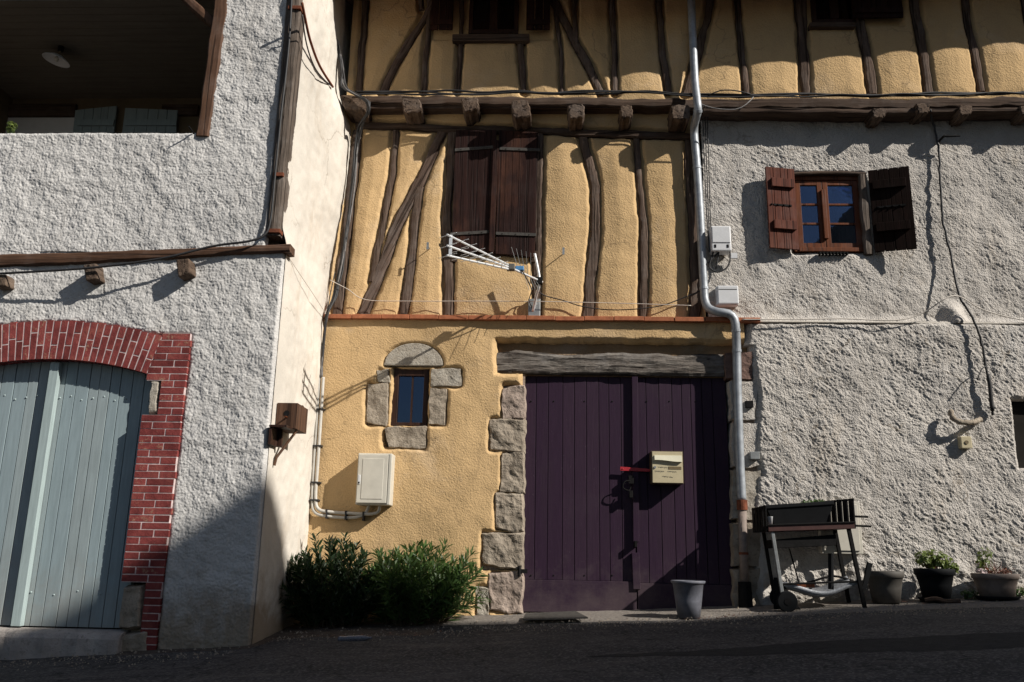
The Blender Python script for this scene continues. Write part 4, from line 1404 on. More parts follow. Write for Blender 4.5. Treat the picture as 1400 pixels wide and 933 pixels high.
def blue_door():
    Y = YL + 0.105
    zb = P(80, 857, Y).z
    zt = Z_APX + 0.05
    x0, x1 = ARC_X - HALFW - .03, BI + .03
    xm = ARC_X
    for k, (a, b) in enumerate(((x0, xm - .003), (xm + .003, x1))):
        mb = MB()
        planks(mb, Vector((a, 0, zt)), Vector((b, 0, zt)), Vector((b, 0, zb)), Vector((a, 0, zb)), Y, Y + .03, 9, .006, 0, 71 + k, 0.0, 2)
        mb.box(a, b, Y + .02, Y + .05, zb + .01, zt)
        for i in range(9):
            x = a + (b - a) * (i + .5) / 9
            for py in (545, 812):
                z = P(140, py, Y).z + .02 * sin(i * 2.1)
                if py == 812 and i % 2: continue
                mb.cyl((x, Y + .003, z), (x, Y - .008, z), .010, .005, 8, 1)
        lf = mb.build('door_leaf', [M_BLUE, M_BLUEL, M_BLUE2], LH, bevel=.0025)
        if k == 1:
            s = MB()
            s.box(xm - .045, xm + .038, Y - .062, Y - .004, zb, Z_APX - .02)
            st = s.build('cover_strip', M_BLUEL, lf, bevel=.004)
    mb = MB()
    xs0, xs1 = ARC_X - HALFW - .2, P(160, 880, YL - .12).x
    zt = P(80, 861, YL - .02).z
    n = 30
    vs, fs = [], []
    for i in range(n + 1):
        x = xs0 + (xs1 - xs0) * i / n
        w = .012 * math.sin(i * 1.7) + .008 * math.sin(i * .6)
        for (y, z) in ((YL + .12, zt), (YL - .02, zt - .004), (YL - .075 + w, zt - .02), (YL - .10 + w, zt - .06), (YL - .12 + w, -.75), (YL + .12, -.75)):
            vs.append((x, y, z))
    m = 6
    for i in range(n):
        for j in range(m - 1):
            fs.append((i * m + j + 1, (i + 1) * m + j + 1, (i + 1) * m + j, i * m + j))
    fs.append(tuple(range(m))); fs.append(tuple(n * m + j for j in range(m - 1, -1, -1)))
    me = bpy.data.meshes.new('door_step'); me.from_pydata(vs, [], fs)
    bm = bmesh.new(); bm.from_mesh(me); bmesh.ops.recalc_face_normals(bm, faces=bm.faces); bm.to_mesh(me); bm.free()
    finish(me, 'door_step', M_CONC, LH, None, False, 0.01)
    mb = MB(); mb.box(-6.6, BI + .05, YL + .16, YL + .3, -.7, Z_APX + .3); mb.build('garage_backing', M_DARK, LH)
blue_door()

# ================================================================== the house across the street (unseen, its outline shaped to cast the shade on the road)
def townhouse():
    T = thing('townhouse', 'tall rendered house across the street whose gable shades the road', 'house', (22, -11.2, 0.5))
    prof = [(15.02, 14.83), (15.53, 15.18), (15.84, 15.37), (16.17, 15.61), (16.56, 15.90), (16.94, 16.15), (17.47, 16.36), (17.96, 16.47), (18.5, 16.50),
            (19.6, 16.46), (20.7, 16.24), (21.4, 15.94), (22.0, 15.95), (23.04, 16.36), (24.3, 16.68), (25.4, 16.92), (26.5, 16.9), (34, 16.9)]
    low = [(6.0, 7.6), (8.0, 9.6), (10.5, 11.9), (13.0, 13.6)]
    mb = MB()
    top = low + prof
    for a, b in zip(top[:-1], top[1:]):
        mb.prism([(a[0], -3), (b[0], -3), (b[0], b[1]), (a[0], a[1])], -11.3, -11.0)
    mb.build('street_wall', M_ASHWALL, T)
    mb = MB(); mb.box(7.5, 34, -20, -11.31, -3, 7.0); mb.box(12.5, 34, -20, -11.31, 7.004, 11.5)
    mb.build('rear_wall', M_ASHWALL, T)
    for x in (9.5, 13, 16.5, 20):
        for z in (2.0, 5.0):
            f = MB(); f.box(x - .55, x + .55, -10.995, -10.94, z - .75, z + .75)
            w = f.build('window', M_DWIN, T)
            g = MB(); g.box(x - .45, x - .03, -10.938, -10.93, z - .65, z + .65); g.box(x + .03, x + .45, -10.938, -10.93, z - .65, z + .65)
            g.build('pane', M_GLASS, w)
townhouse()

# ================================================================== things on the walls
def electric_box():
    Yf, Yw = -0.20, 0.02
    x0, x1, z0, z1 = rect_px(485, 620, 536, 690, Yf)
    T = thing('electric_box', 'cream electric meter cabinet on the yellow wall left of the purple door', 'meter box', ((x0 + x1) / 2, 0, z0))
    mb = MB(); mb.box(x0, x1, Yf + .02, Yw, z0, z1)
    mb.build('cabinet', M_CREAMBOX, T, bevel=.008)
    mb = MB(); mb.box(x0 + .012, x1 - .035, Yf - .002, Yf + .021, z0 + .018, z1 - .018)
    mb.box(x0 + .055, x1 - .075, Yf - .006, Yf, z0 + .055, z1 - .055)
    d = mb.build('door', M_CREAMBOX, T, bevel=.005)
    mb = MB(); mb.box(x0 + .018, x0 + .042, Yf - .010, Yf - .001, z0 + .20, z0 + .29)
    l = mb.build('lock', M_WHITE, d, bevel=.003)
    mb = MB(); mb.cyl((x0 + .03, Yf - .009, z0 + .215), (x0 + .03, Yf - .013, z0 + .215), .009, .009, 10)
    mb.build('keyhole', M_IRON, d)
    mb = MB(); mb.box(x1 - .034, x1 - .027, Yf + .012, Yf + .019, z0 + .01, z1 - .01)
    mb.build('seam', M_BOXGREY, T)
    # conduits
    C = thing('conduit_pair', 'pair of clipped cream conduits running down the corner into the meter cabinet', 'conduit', (-2.3, -0.05, z0))
    for i, pts in enumerate(([(437, 516), (433, 580), (429, 640), (427, 685), (431, 701), (448, 706), (480, 708), (497, 704), (503, 696), (505, 688)],
                             [(442, 516), (438, 580), (434, 640), (431.5, 680), (435, 696), (450, 700), (480, 702), (508, 703), (518, 699), (519, 688)])):
        Y = -0.055 - .01 * i
        mb = MB(); mb.tube(smooth_line([P(a, b, Y) for a, b in pts], .03), .0165, 10)
        mb.build('pipe', M_PVC, C, smooth=True)
    for (px, py, hor) in ((434, 610, 0), (432, 660, 0), (430, 684, 0), (447, 703, 1), (473, 705, 1), (497, 706, 1), (437, 560, 0)):
        c = P(px, py, -.06); mb = MB()
        if hor: mb.box(c.x - .008, c.x + .008, -.085, 0.02, c.z - .045, c.z + .045)
        else: mb.box(c.x - .045, c.x + .045, -.085, 0.02, c.z - .008, c.z + .008)
        mb.build('clip', M_CABLE, C)
electric_box()

def telecom_boxes():
    Yf, Yw = -0.06, 0.085
    x0, x1, z0, z1 = rect_px(973, 309, 999, 343, Yf)
    T = thing('telecom_box', 'white telecom box with dangling black cable loops, higher of the two by the downpipe', 'junction box', ((x0 + x1) / 2, Yw, z0))
    mb = MB(); mb.box(x0, x1, Yf, Yw, z0, z1)
    mb.build('case', M_WHITE, T, bevel=.012)
    mb = MB(); mb.box(x0 + .01, x1 - .01, Yf - .008, Yf + .004, z0 + .09, z1 - .012)
    mb.build('cover', M_WHITE, T, bevel=.006)
    for xx in (x0 + .03, x1 - .05):
        mb = MB(); mb.box(xx, xx + .02, Yf - .004, Yf + .002, z0 + .035, z0 + .07); mb.build('slot', M_IRON, T)
    for i, pts in enumerate(([(976, 343), (972, 355), (970, 366), (980, 372), (992, 368), (998, 357), (998, 343)], [(983, 343), (981, 356), (979, 368)], [(984, 343), (976, 352), (968, 360)])):
        cable('cable', [P(a, b, -.01) for a, b in pts], .009, M_CABLE, T)
    mb = MB(); r = rect_px(998, 346, 1008, 353, 0.0); mb.box(r[0], r[1], .0, .03, r[2], r[3]); mb.build('tag', M_WHITE, T)
    Yf = -0.04
    x0, x1, z0, z1 = rect_px(981, 390, 1010, 416, Yf)
    T = thing('junction_box', 'white rectangular junction box just above the bend in the downpipe', 'junction box', ((x0 + x1) / 2, Yw, z0))
    mb = MB(); mb.box(x0, x1, Yf + .03, Yw, z0, z1); mb.build('case', M_WHITE, T, bevel=.01)
    mb = MB(); mb.box(x0 + .004, x1 - .004, Yf, Yf + .028, z0 + .004, z1 - .004); mb.build('cover', M_WHITE, T, bevel=.012)
    mb = MB(); mb.box(x0 + .02, x1 - .02, Yf - .003, Yf + .002, z1 - .05, z1 - .044); mb.build('seam', M_BOXGREY, T)
telecom_boxes()

def downpipe():
    pts = [((943, -40), -.12), ((945, 0), -.12), ((947.5, 60), -.12), ((950, 110), -.13), ((953, 138), -.19), ((954, 152), -.19), ((950, 168), -.06), ((949, 182), 0.02), ((953, 230), 0.03),
           ((957, 290), 0.03), ((960, 350), 0.03), ((962.5, 395), 0.02), ((964, 412), 0.0), ((969, 422), -.04), ((982, 427), -.09), ((996, 429), -.105), ((1004, 437), -.105), ((1006, 452), -.09), ((1007.3, 480), -.045), ((1008.5, 540), -.04), ((1012, 640), -.04), ((1014.5, 684), -.04)]
    line = [P(a, b, y) for (a, b), y in pts]
    T = thing('downpipe', 'grey zinc downpipe bending beside the purple door', 'downpipe', (1.92, -0.1, 0.1))
    mb = MB(); mb.tube(smooth_line(line, .04), .044, 16)
    mb.build('pipe', M_ZINC, T, smooth=True)
    for i in (5, 8, 11, 17, 18):
        c = line[i]; d = (line[min(i + 1, len(line) - 1)] - line[i - 1]).normalized()
        mb = MB(); mb.tube([c - d * .014, c + d * .014], .049, 16); mb.build('clamp', M_ZINC, T, smooth=False)
    a = P(1014.5, 684, -.04); b = P(1018, 800, -.05)
    mb = MB(); mb.tube([a, a + (b - a) * .12], .052, 16); mb.build('collar', M_RUST, T)
    mb = MB(); mb.tube([a + (b - a) * .12, b], .041, 16); mb.build('lower_pipe', M_POTT, T, smooth=True)
    m = a.lerp(b, .62); mb = MB(); mb.tube([m, m + (b - a) * .03], .046, 14); mb.build('clamp', M_RUST, T)
    mb = MB(); mb.tube([b + Vector((0, 0, .03)), Vector((b.x, -.06, ground_z(b.x, -.06) - .02))], [.062, .07], 16); mb.build('cast_boot', M_IRON, T)
downpipe()

def letterbox():
    Yf, Yb = YD - 0.17, YD - 0.002
    x0, x1, z0, z1 = rect_px(891, 617, 934, 661, Yf)
    T = thing('letterbox', 'cream letterbox with a pale flap fixed to the purple door', 'letterbox', ((x0 + x1) / 2, Yb, z0))
    mb = MB(); mb.box(x0, x1, Yf + .012, Yb, z0, z1); mb.build('body', M_LETTERD, T, bevel=.004)
    mb = MB(); mb.box(x0 + .010, x1 - .010, Yf, Yf + .014, z0 + .006, z1 - .008); mb.build('front_panel', M_LETTER, T, bevel=.003)
    w, h = x1 - x0, z1 - z0
    mb = MB()
    n = 16; top = z1 - h * .14
    a, b = x0 + w * .10, x1 - w * .05
    pts_t = [(a + (b - a) * i / n, top) for i in range(n + 1)]
    pts_b = [(a + (b - a) * i / n, top - h * (.15 + .05 * sstep(i / n * 1.3 - .15))) for i in range(n + 1)]
    for i in range(n):
        q = [pts_b[i], pts_b[i + 1], pts_t[i + 1], pts_t[i]]
        mb.hexa([(q[0][0], Yf - .026, q[0][1]), (q[1][0], Yf - .026, q[1][1]), (q[1][0], Yf - .001, q[1][1]), (q[0][0], Yf - .001, q[0][1]),
                 (q[3][0], Yf - .008, q[3][1]), (q[2][0], Yf - .008, q[2][1]), (q[2][0], Yf - .001, q[2][1]), (q[3][0], Yf - .001, q[3][1])])
    mb.build('flap', M_LETTERL, T)
    mb = MB(); mb.cyl((x0 + w * .11, Yf + .002, z0 + h * .49), (x0 + w * .11, Yf - .008, z0 + h * .49), .012, .012, 14); mb.build('lock', M_STEEL, T)
    mb = MB(); mb.box(x0 + w * .53, x1 - w * .07, Yf - .003, Yf + .002, z0 + h * .435, z0 + h * .52); mb.build('nameplate', M_TAG, T)
    # illegible pencilled lines
    rnd = random.Random(4)
    for (xa, xb, zz, k) in ((.2, .5, .50, 5), (.10, .40, .375, 6), (.50, .78, .37, 6), (.32, .52, .22, 4), (.55, .66, .20, 3)):
        mb = MB()
        pts = []
        m = k * 4
        for i in range(m + 1):
            t = i / m
            pts.append((x0 + w * (xa + (xb - xa) * t) + .003 * sin(i * 2.1), Yf - .0012, z0 + h * zz + .007 * sin(i * pi / 2 + .4) * rnd.uniform(.4, 1.2) - .004 * t))
        mb.tube(smooth_line(pts, .004), .0011, 4)
        mb.build('handwriting', M_INK, T)
letterbox()

def wooden_box():
    X0, X1 = XC + 0.008, P(406, 570, -1.35).x
    y0, y1 = -1.36, -1.02
    zt, zb = P(390, 551, -1.36).z, P(390, 586, -1.36).z
    T = thing('nest_box', 'brown wooden nest box on a bracket on the cream side wall', 'nest box', (X0, -1.2, zb - .1))
    mb = MB(); t = .018
    mb.box(X0, X1, y0, y0 + t, zb, zt); mb.box(X0, X1, y1 - t, y1, zb, zt)
    mb.box(X0, X0 + t, y0 + t, y1 - t, zb, zt); mb.box(X1 - t, X1, y0 + t, y1 - t, zb, zt)
    mb.box(X0 + t, X1 - t, y0 + t, y1 - t, zb, zb + t)
    mb.build('box_body', M_POSTB, T, bevel=.002)
    mb = MB(); mb.box(X0 - .004, X1 - .05, y1 - .01, y1 + .03, zt - .02, zt + .035); mb.build('back_rail', M_DWIN, T)
    mb = MB(); c = ((X0 + X1) / 2, (zb + zt) / 2 + .02)
    mb.cyl((c[0], y0 + .004, c[1]), (c[0], y0 - .004, c[1]), .026, .026, 14); mb.build('entrance_hole', M_IRON, T)
    mb = MB(); mb.cyl((c[0] + .005, y0, c[1] - .035), (c[0] + .005, y0 - .05, c[1] - .035), .008, .007, 8); mb.build('perch', M_WIN, T)
    mb = MB(); mb.box(X0, X1 - .03, y0 - .17, y0 - .003, zb - .012, zb + .008); mb.build('shelf', M_DWIN, T, bevel=.002)
    zz = P(375, 610, -1.4).z
    mb = MB(); mb.box(X0, X0 + .022, y0 - .16, y0 + .02, zz, zb - .014); mb.box(X0, X0 + .06, y0 + .022, y0 + .05, zz, zb - .002); mb.build('side_board', M_DWIN, T, bevel=.002)
    zl = P(377, 634, -1.3).z
    mb = MB(); mb.tube([(X1 - .02, y0 + .10, zb - .005), (X0 + .02, y0 + .04, zl + .05), (X0 + .008, y0 + .04, zl - .02)], [.012, .013, .012], 6); mb.build('bracket', M_POSTB, T)
wooden_box()

def antenna():
    foot = P(731, 424, 0.07); J = P(737, 384, -0.12)
    T = thing('tv_antenna', 'white three-boom television antenna on a short bent mast under the brown shutters', 'antenna', foot)
    mb = MB(); mb.box(foot.x - .07, foot.x + .06, .05, .115, foot.z - .08, foot.z + .12); mb.build('wall_plate', M_STEEL, T, bevel=.006)
    mb = MB(); mb.tube(smooth_line([foot + Vector((-.02, -.01, -.02)), foot + Vector((0.0, -.06, .06)), foot + Vector((.02, -.13, .14)), J + Vector((0, 0, -.06)), J + Vector((0, 0, .05)), P(731, 347, -.14)], .03), .0145, 12); mb.build('mast', M_ALU, T, smooth=True)
    mb = MB(); mb.box(J.x - .035, J.x + .035, J.y - .04, J.y + .03, J.z - .045, J.z + .03); mb.build('clamp', M_IRON, T, bevel=.005)
    hub = P(697, 366, -0.56)
    mb = MB(); mb.cyl(J + (J - hub).normalized() * .06, hub, .012, .012, 10); mb.build('stem', M_ALU, T)
    mb = MB(); mb.box(hub.x - .03, hub.x + .05, hub.y - .03, hub.y + .04, hub.z - .03, hub.z + .035); mb.build('hub', M_BOXGREY, T, bevel=.008)
    q = hub.lerp(J, .32)
    mb = MB(); mb.box(q.x - .045, q.x + .045, q.y - .02, q.y + .03, q.z + .012, q.z + .06); mb.build('balun_box', M_BLUEPL, T, bevel=.008)
    tips = [P(611, 321, -1.30), P(611, 336, -1.30), P(611, 349.5, -1.30)]
    perp = Vector((1.2, -0.9, 0.02)).normalized()
    for bi, tip in enumerate(tips):
        mb = MB(); mb.cyl(hub + Vector((0, 0, .02 - .02 * bi)), tip, .0105, .0105, 8)
        boom = mb.build('boom', M_ALU, T)
        for k in range(7):
            c = hub.lerp(tip, 0.08 + .92 * (k + .5) / 7 + (.05 if k == 6 else 0))
            L = .085 + .004 * k
            e = MB(); e.cyl(c - perp * L, c + perp * L, .0028, .0028, 6); e.build('element', M_ALU, boom)
    a, b = P(616.5, 323, -1.25), P(616.5, 350, -1.25)
    mb = MB()
    for z0, z1 in ((b.z - .01, a.z + .01),):
        mb.box(a.x - .014, a.x + .014, a.y - .008, a.y + .008, z0, z1)
    mb.build('end_plate', M_ALU, T)
    for i in range(5):
        c = hub.lerp(J, .5 + .1 * i)
        s = (i - 2)
        mb = MB(); mb.cyl(c + Vector((-.06, 0, .03)) , c + Vector((-.10 + .02 * s, -.10, .26)), .0026, .0026, 6); mb.build('reflector_rod', M_STEEL, T)
        mb = MB(); mb.cyl(c + Vector((0, 0, -.02)) , c + Vector((.05, -.08, -.16 + .02 * s)), .0026, .0026, 6); mb.build('reflector_rod', M_STEEL, T)
    cable('cable', [q + Vector((.03, 0, .01)), P(722, 385, -.3), P(727, 398, 0.0), P(723, 410, .03), P(728, 421, .04)], .006, M_CABLE, T)
    cable('cable', [J + Vector((.0, .02, -.02)), P(733, 395, .0), P(744, 404, .05), P(770, 411, .06), P(800, 420, .06), P(845, 424, .06), P(900, 419, .06), P(935, 407, .05), P(960, 397, .03)], .006, M_CABLE, T)
    mb = MB()
antenna()

def cables():
    # bundle on top of the jetty joists
    T = thing('jetty_cable_bundle', 'black cable bundle strung along the top of the joist ends', 'cables', P(940, 128, -.18))
    for k in range(4):
        pts = []
        rnd = random.Random(50 + k)
        for x in range(486, 1561, 44):
            y = 127 + 3.5 * (x > 900) * min(1, (x - 900) / 60) - 3.0 * max(0, x - 1180) / 220
            pts.append(P(x, y + rnd.uniform(-2.2, 2.2) + (k - 1.5) * .8, -.15 - .012 * (k % 3) + rnd.uniform(-.008, .008)))
        cable('cable', pts, (.012, .009, .009, .007)[k], M_CABLE, T, seed=k)
    cable('cable', [P(952, 140, -.2), P(975, 148, -.2), P(1005, 150, -.2), P(1020, 143, -.2), P(1030, 133, -.17)], .007, M_CABLEG, T)
    cable('cable', [P(970, 130, -.18), P(985, 124, -.19), P(1005, 124, -.19), P(1026, 129, -.17)], .007, M_CABLE, T)
    # corner bundle
    T = thing('corner_cable_bundle', 'thick twisted cable bundle hanging down the corner between cream and yellow walls', 'cables', P(470, 300, 0))
    base = [((424, -30), -.55), ((433, 0), -.45), ((448, 30), -.35), ((462, 62), -.24), ((466, 95), -.2), ((470, 118), -.2), ((486, 129), -.2), ((503, 140), -.2), ((503, 155), -.18), ((493, 172), -.02), ((488, 200), .05), ((482, 260), .06), ((474, 320), .06),
            ((466, 370), .05), ((458, 405), .02), ((447, 432), -.08), ((442, 470), -.04), ((439, 516), -.04)]
    for k in range(7):
        rnd = random.Random(80 + k)
        pts = [P(a + rnd.uniform(-3, 3) * (1.3 if b < 120 else .9 if b < 420 else .4), b, y - rnd.uniform(0, .03)) for (a, b), y in base]
        cable('cable', pts, rnd.choice((.007, .009, .011)), M_CABLEG if k in (2, 5) else M_CABLE, T, seed=k, jitter=.002)
    cable('cable', [P(458, 372, .05), P(452, 400, 0), P(447, 425, -.05), P(443, 436, -.07)], .006, M_CABLE, T)
    # cable on the left house
    cl = [P(400, -30, YL - .05), P(395, 60, YL - .04), P(384, 160, YL - .045), P(376, 240, YL - .045), P(370, 300, YL - .05), P(362, 321, YL - .06), P(340, 330, YL - .08), P(290, 337, YL - .09), P(219, 354, YL - .14), P(128, 366, YL - .16), P(40, 372, YL - .15), P(-60, 377, YL - .12), P(-160, 380, YL - .1)]
    o = cable('house_cable', cl, .011, M_CABLE, None, loc=cl[6])
    tag(o, 'black cable running down the corner post and slung below the brown floor beam', 'cable')
    T = thing('bent_strap', 'brown metal strap and cable hanging down the top of the cream side wall', 'strap', PX(440, 95, XC + .05))
    cable('strap', [PX(a, b, XC + .03) for a, b in ((413, 4), (417, 24), (424, 55), (437, 90), (455, 119))], .013, M_RUST, T)
    cable('cable', [PX(a, b, XC + .025) for a, b in ((413, 20), (419, 60), (430, 92), (444, 110), (455, 119))], .007, M_CABLE, T)
    # right wall
    rc = [P(a, b, y) for (a, b), y in (((1272, 150), -.12), ((1276, 168), .03), ((1283, 200), .03), ((1285, 240), .035), ((1289, 300), .03), ((1300, 350), .02), ((1312, 405), -.07), ((1330, 435), -.08), ((1340, 462), -.075), ((1348, 500), -.075), ((1355, 545), -.075), ((1357, 568), -.06))]
    T = thing('wall_cable', 'black cable wandering down the grey plaster right of the shuttered window', 'cable', rc[6])
    cable('cable', rc, .012, M_CABLE, T, seed=3, jitter=.006)
    cable('sleeve', [P(1351, 512, -.085), P(1354, 535, -.085), P(1357, 562, -.075)], .02, M_CABLE, T, jitter=.003)
    cable('loose_end', [P(1350, 500, -.08), P(1342, 505, -.11), P(1336, 520, -.13)], .006, M_CABLE, T)
    o = cable('thin_wire', [P(a, b, y) for (a, b), y in (((1015, 437), -.07), ((1090, 437), -.06), ((1150, 436), -.06), ((1225, 438), -.07), ((1262, 428), -.08), ((1290, 410), -.16), ((1310, 405), -.14), ((1345, 424), -.06), ((1400, 438), -.03), ((1480, 446), -.03))], .006, M_CABLEW, None, loc=P(1225, 438, -.07))
    tag(o, 'pale thin wire along the ledge of the grey plaster wall', 'wire')
    T = thing('pipe_cables', 'thin black cables running down behind the upper downpipe', 'cables', P(966, 230, .05))
    for k in range(3):
        cable('cable', [P(960 + 3 * k, 145, -.12), P(961 + 3 * k, 165, .03), P(963 + 3 * k, 220, .045), P(966 + 2.5 * k, 290, .045), P(970 + 1 * k, 345 - 12 * k, .04)], .006, M_CABLE, T, seed=k, jitter=.002)
    o = cable('clothesline', [P(451, 383, -.1), P(476, 396, .02), P(500, 410, .06), P(560, 412, .055), P(640, 412, .04), P(740, 412.5, .0), P(850, 415, .02), P(945, 418, .03)], .004, M_CABLEW, None, loc=P(640, 412, .04))
    tag(o, 'thin white line stretched across the yellow wall below the brown shutters', 'line')
    o = cable('thin_wire', [P(386, 339, YL - .02), P(410, 375, -1.1), P(430, 405, -.6), P(446, 430, -.08)], .003, M_CABLEW, None, loc=P(410, 375, -1.1))
    tag(o, 'fine wire from the left floor beam across the cream side wall', 'wire')
    for i, (a, b, lab) in enumerate(((581, 345, 'small metal wall hook left of the antenna'), (764, 352, 'small metal shutter catch right of the antenna'))):
        c = P(a + 6, b - 5, .1); mb = MB()
        mb.cyl((c.x, .12, c.z), (c.x, -.03, c.z - .005), .006, .006, 6)
        T = mb.build('shutter_catch', M_STEEL, None, loc=(c.x, .1, c.z))
        tag(T, lab, 'hook')
        mb = MB(); mb.box(c.x - .012, c.x + .012, -.04, -.028, c.z - .06, c.z + .02); mb.build('catch_plate', M_STEEL, T)
    mb = MB(); c = P(263, 181, YL - .03); mb.cyl((c.x, YL + .05, c.z), (c.x, YL - .12, c.z + .015), .008, .007, 7)
    T = mb.build('wall_bolt', M_IRON, None, loc=(c.x, YL, c.z)); tag(T, 'iron bolt sticking out at the foot of the balcony post', 'bolt')
    mb = MB(); c = P(1290, 187, -.03); mb.cyl((c.x, .09, c.z), (c.x, -.05, c.z), .012, .012, 8); mb.tube([(c.x, -.04, c.z), (c.x + .17, -.045, c.z + .0)], [.014, .008], 7)
    T = mb.build('iron_hook', M_IRON, None, loc=(c.x, .07, c.z)); tag(T, 'black iron hook high on the grey plaster below the joists', 'hook')
cables()

def right_wall_bits():
    x0, x1, z0, z1 = rect_px(1315, 597, 1328, 613, -.09)
    T = thing('doorbell', 'small square cream bell box on the grey plaster wall', 'bell', ((x0 + x1) / 2, -.02, z0))
    mb = MB(); mb.box(x0, x1, -.09, .02, z0, z1); mb.build('case', M_LETTER, T, bevel=.006)
    mb = MB(); mb.cyl(((x0 + x1) / 2, -.089, (z0 + z1) / 2), ((x0 + x1) / 2, -.097, (z0 + z1) / 2), .02, .018, 14); mb.build('button', M_TAG, T)
    # old pipe stub and lip of mortar
    mb = MB()
    pts = [P(a, b, y) for (a, b), y in (((1300, 561), -.08), ((1302, 571), -.11), ((1312, 577), -.13), ((1328, 578), -.12), ((1340, 574), -.05))]
    mb.tube(smooth_line(pts, .02), [.02 + .012 * sin(i * 1.1) ** 2 for i in range(len(smooth_line(pts, .02)))], 8)
    o = mb.build('mortar_lip', M_STONE, None, loc=pts[2], smooth=True); tag(o, 'curved broken lip of mortar above the cream bell box', 'mortar')
    x0, x1, z0, z1 = rect_px(1026, 618, 1038, 628, -.05)
    mb = MB(); mb.box(x0, x1, -.06, .02, z0, z1); o = mb.build('wall_plaque', M_STEEL, None, loc=((x0 + x1) / 2, -.03, z0), bevel=.004); tag(o, 'little grey metal plaque right of the downpipe', 'plaque')
    x0, x1, z0, z1 = rect_px(1020, 548, 1030, 557, -.03)
    mb = MB(); mb.box(x0, x1, -.03, .04, z0, z1); o = mb.build('vent_cap', M_IRON, None, loc=((x0 + x1) / 2, -.0, z0), bevel=.004); tag(o, 'tiny black square cap on the pale jamb stone behind the downpipe', 'cap')
    # meter box behind the barbecue
    Yf = -.10
    x0, x1, z0, z1 = rect_px(1124, 686, 1175, 757, Yf)
    T = thing('gas_box', 'pale grey gas meter cabinet on the wall behind the barbecue', 'meter box', ((x0 + x1) / 2, -.02, z0))
    mb = MB(); mb.box(x0, x1, Yf, .03, z0, z1); mb.build('cabinet', M_CREAMBOX, T, bevel=.006)
    mb = MB(); mb.box(x0 + .02, x1 - .03, Yf - .012, Yf + .002, z0 + .03, z1 - .03)
    for i in range(3): mb.box(x0 + .03 + .012 * i, x0 + .036 + .012 * i, Yf - .016, Yf - .010, z0 + .05, z1 - .05)
    mb.build('door', M_CREAMBOX, T, bevel=.004)
right_wall_bits()

# ================================================================== street things
def vessel(name, label, cat, c, rt, rb, h, mat, rim=.012, lip=.03, soil=None, extra=None, group=None):
    T = thing(name, label, cat, c, group)
    mb = MB()
    prof = [(0, 0), (rb, 0), (rb + (rt - rb) * .45, h * .45), (rb + (rt - rb) * .9, h - lip - .002), (rt + .0, h - lip), (rt + rim * .6, h - lip + .004), (rt + rim, h - .006), (rt + rim * .5, h), (rt - .008, h - .002), (rt - .012, h - lip), (rb + (rt - rb) * .4 - .01, h * .42), (rb - .01, .012), (0, .012)]
    mb.lathe(c, prof, 40)
    mb.build('pot_body', mat, T, smooth=True)
    if soil is not None:
        mb = MB(); s = h * soil; r = rb + (rt - rb) * soil - .012
        mb.lathe(c, [(0, s + .015), (r * .6, s + .01), (r, s)], 24); mb.build('soil', M_SOIL, T)
    return T

def leaf_cluster(mb, rnd, center, rad, n, size, flat=0.5, mi=0):
    for _ in range(n):
        while True:
            d = Vector((rnd.uniform(-1, 1), rnd.uniform(-1, 1), rnd.uniform(-1, 1)))
            if d.length < 1: break
        p = Vector(center) + Vector((d.x * rad[0], d.y * rad[1], d.z * rad[2]))
        nrm = (d * 0.8 + Vector((rnd.uniform(-.6, .6), rnd.uniform(-.6, .6), rnd.uniform(0, 1)))).normalized()
        t = nrm.orthogonal().normalized(); t = Matrix.Rotation(rnd.uniform(0, 6.28), 3, nrm) @ t
        b = nrm.cross(t)
        s = size * rnd.uniform(.6, 1.3)
        k = 7
        vs = [p]
        for i in range(k):
            a = 2 * pi * i / k
            r = s * (1 if i else .3)
            vs.append(p + (t * cos(a) + b * sin(a)) * r + nrm * (.15 * s * math.sin(a * 3)))
        mb.add(vs, [(0, i + 1, (i + 1) % k + 1) for i in range(k)], mi)

def stem_web(mb, rnd, base, center, rad, n, r=.003):
    for _ in range(n):
        e = Vector(center) + Vector((rnd.uniform(-1, 1) * rad[0], rnd.uniform(-1, 1) * rad[1], rnd.uniform(-.5, .8) * rad[2]))
        m = Vector(base).lerp(e, .5) + Vector((rnd.uniform(-.02, .02), rnd.uniform(-.02, .02), .01))
        mb.tube([Vector(base) + Vector((rnd.uniform(-.05, .05), rnd.uniform(-.05, .05), 0)), m, e], [r, r * .8, r * .5], 5)

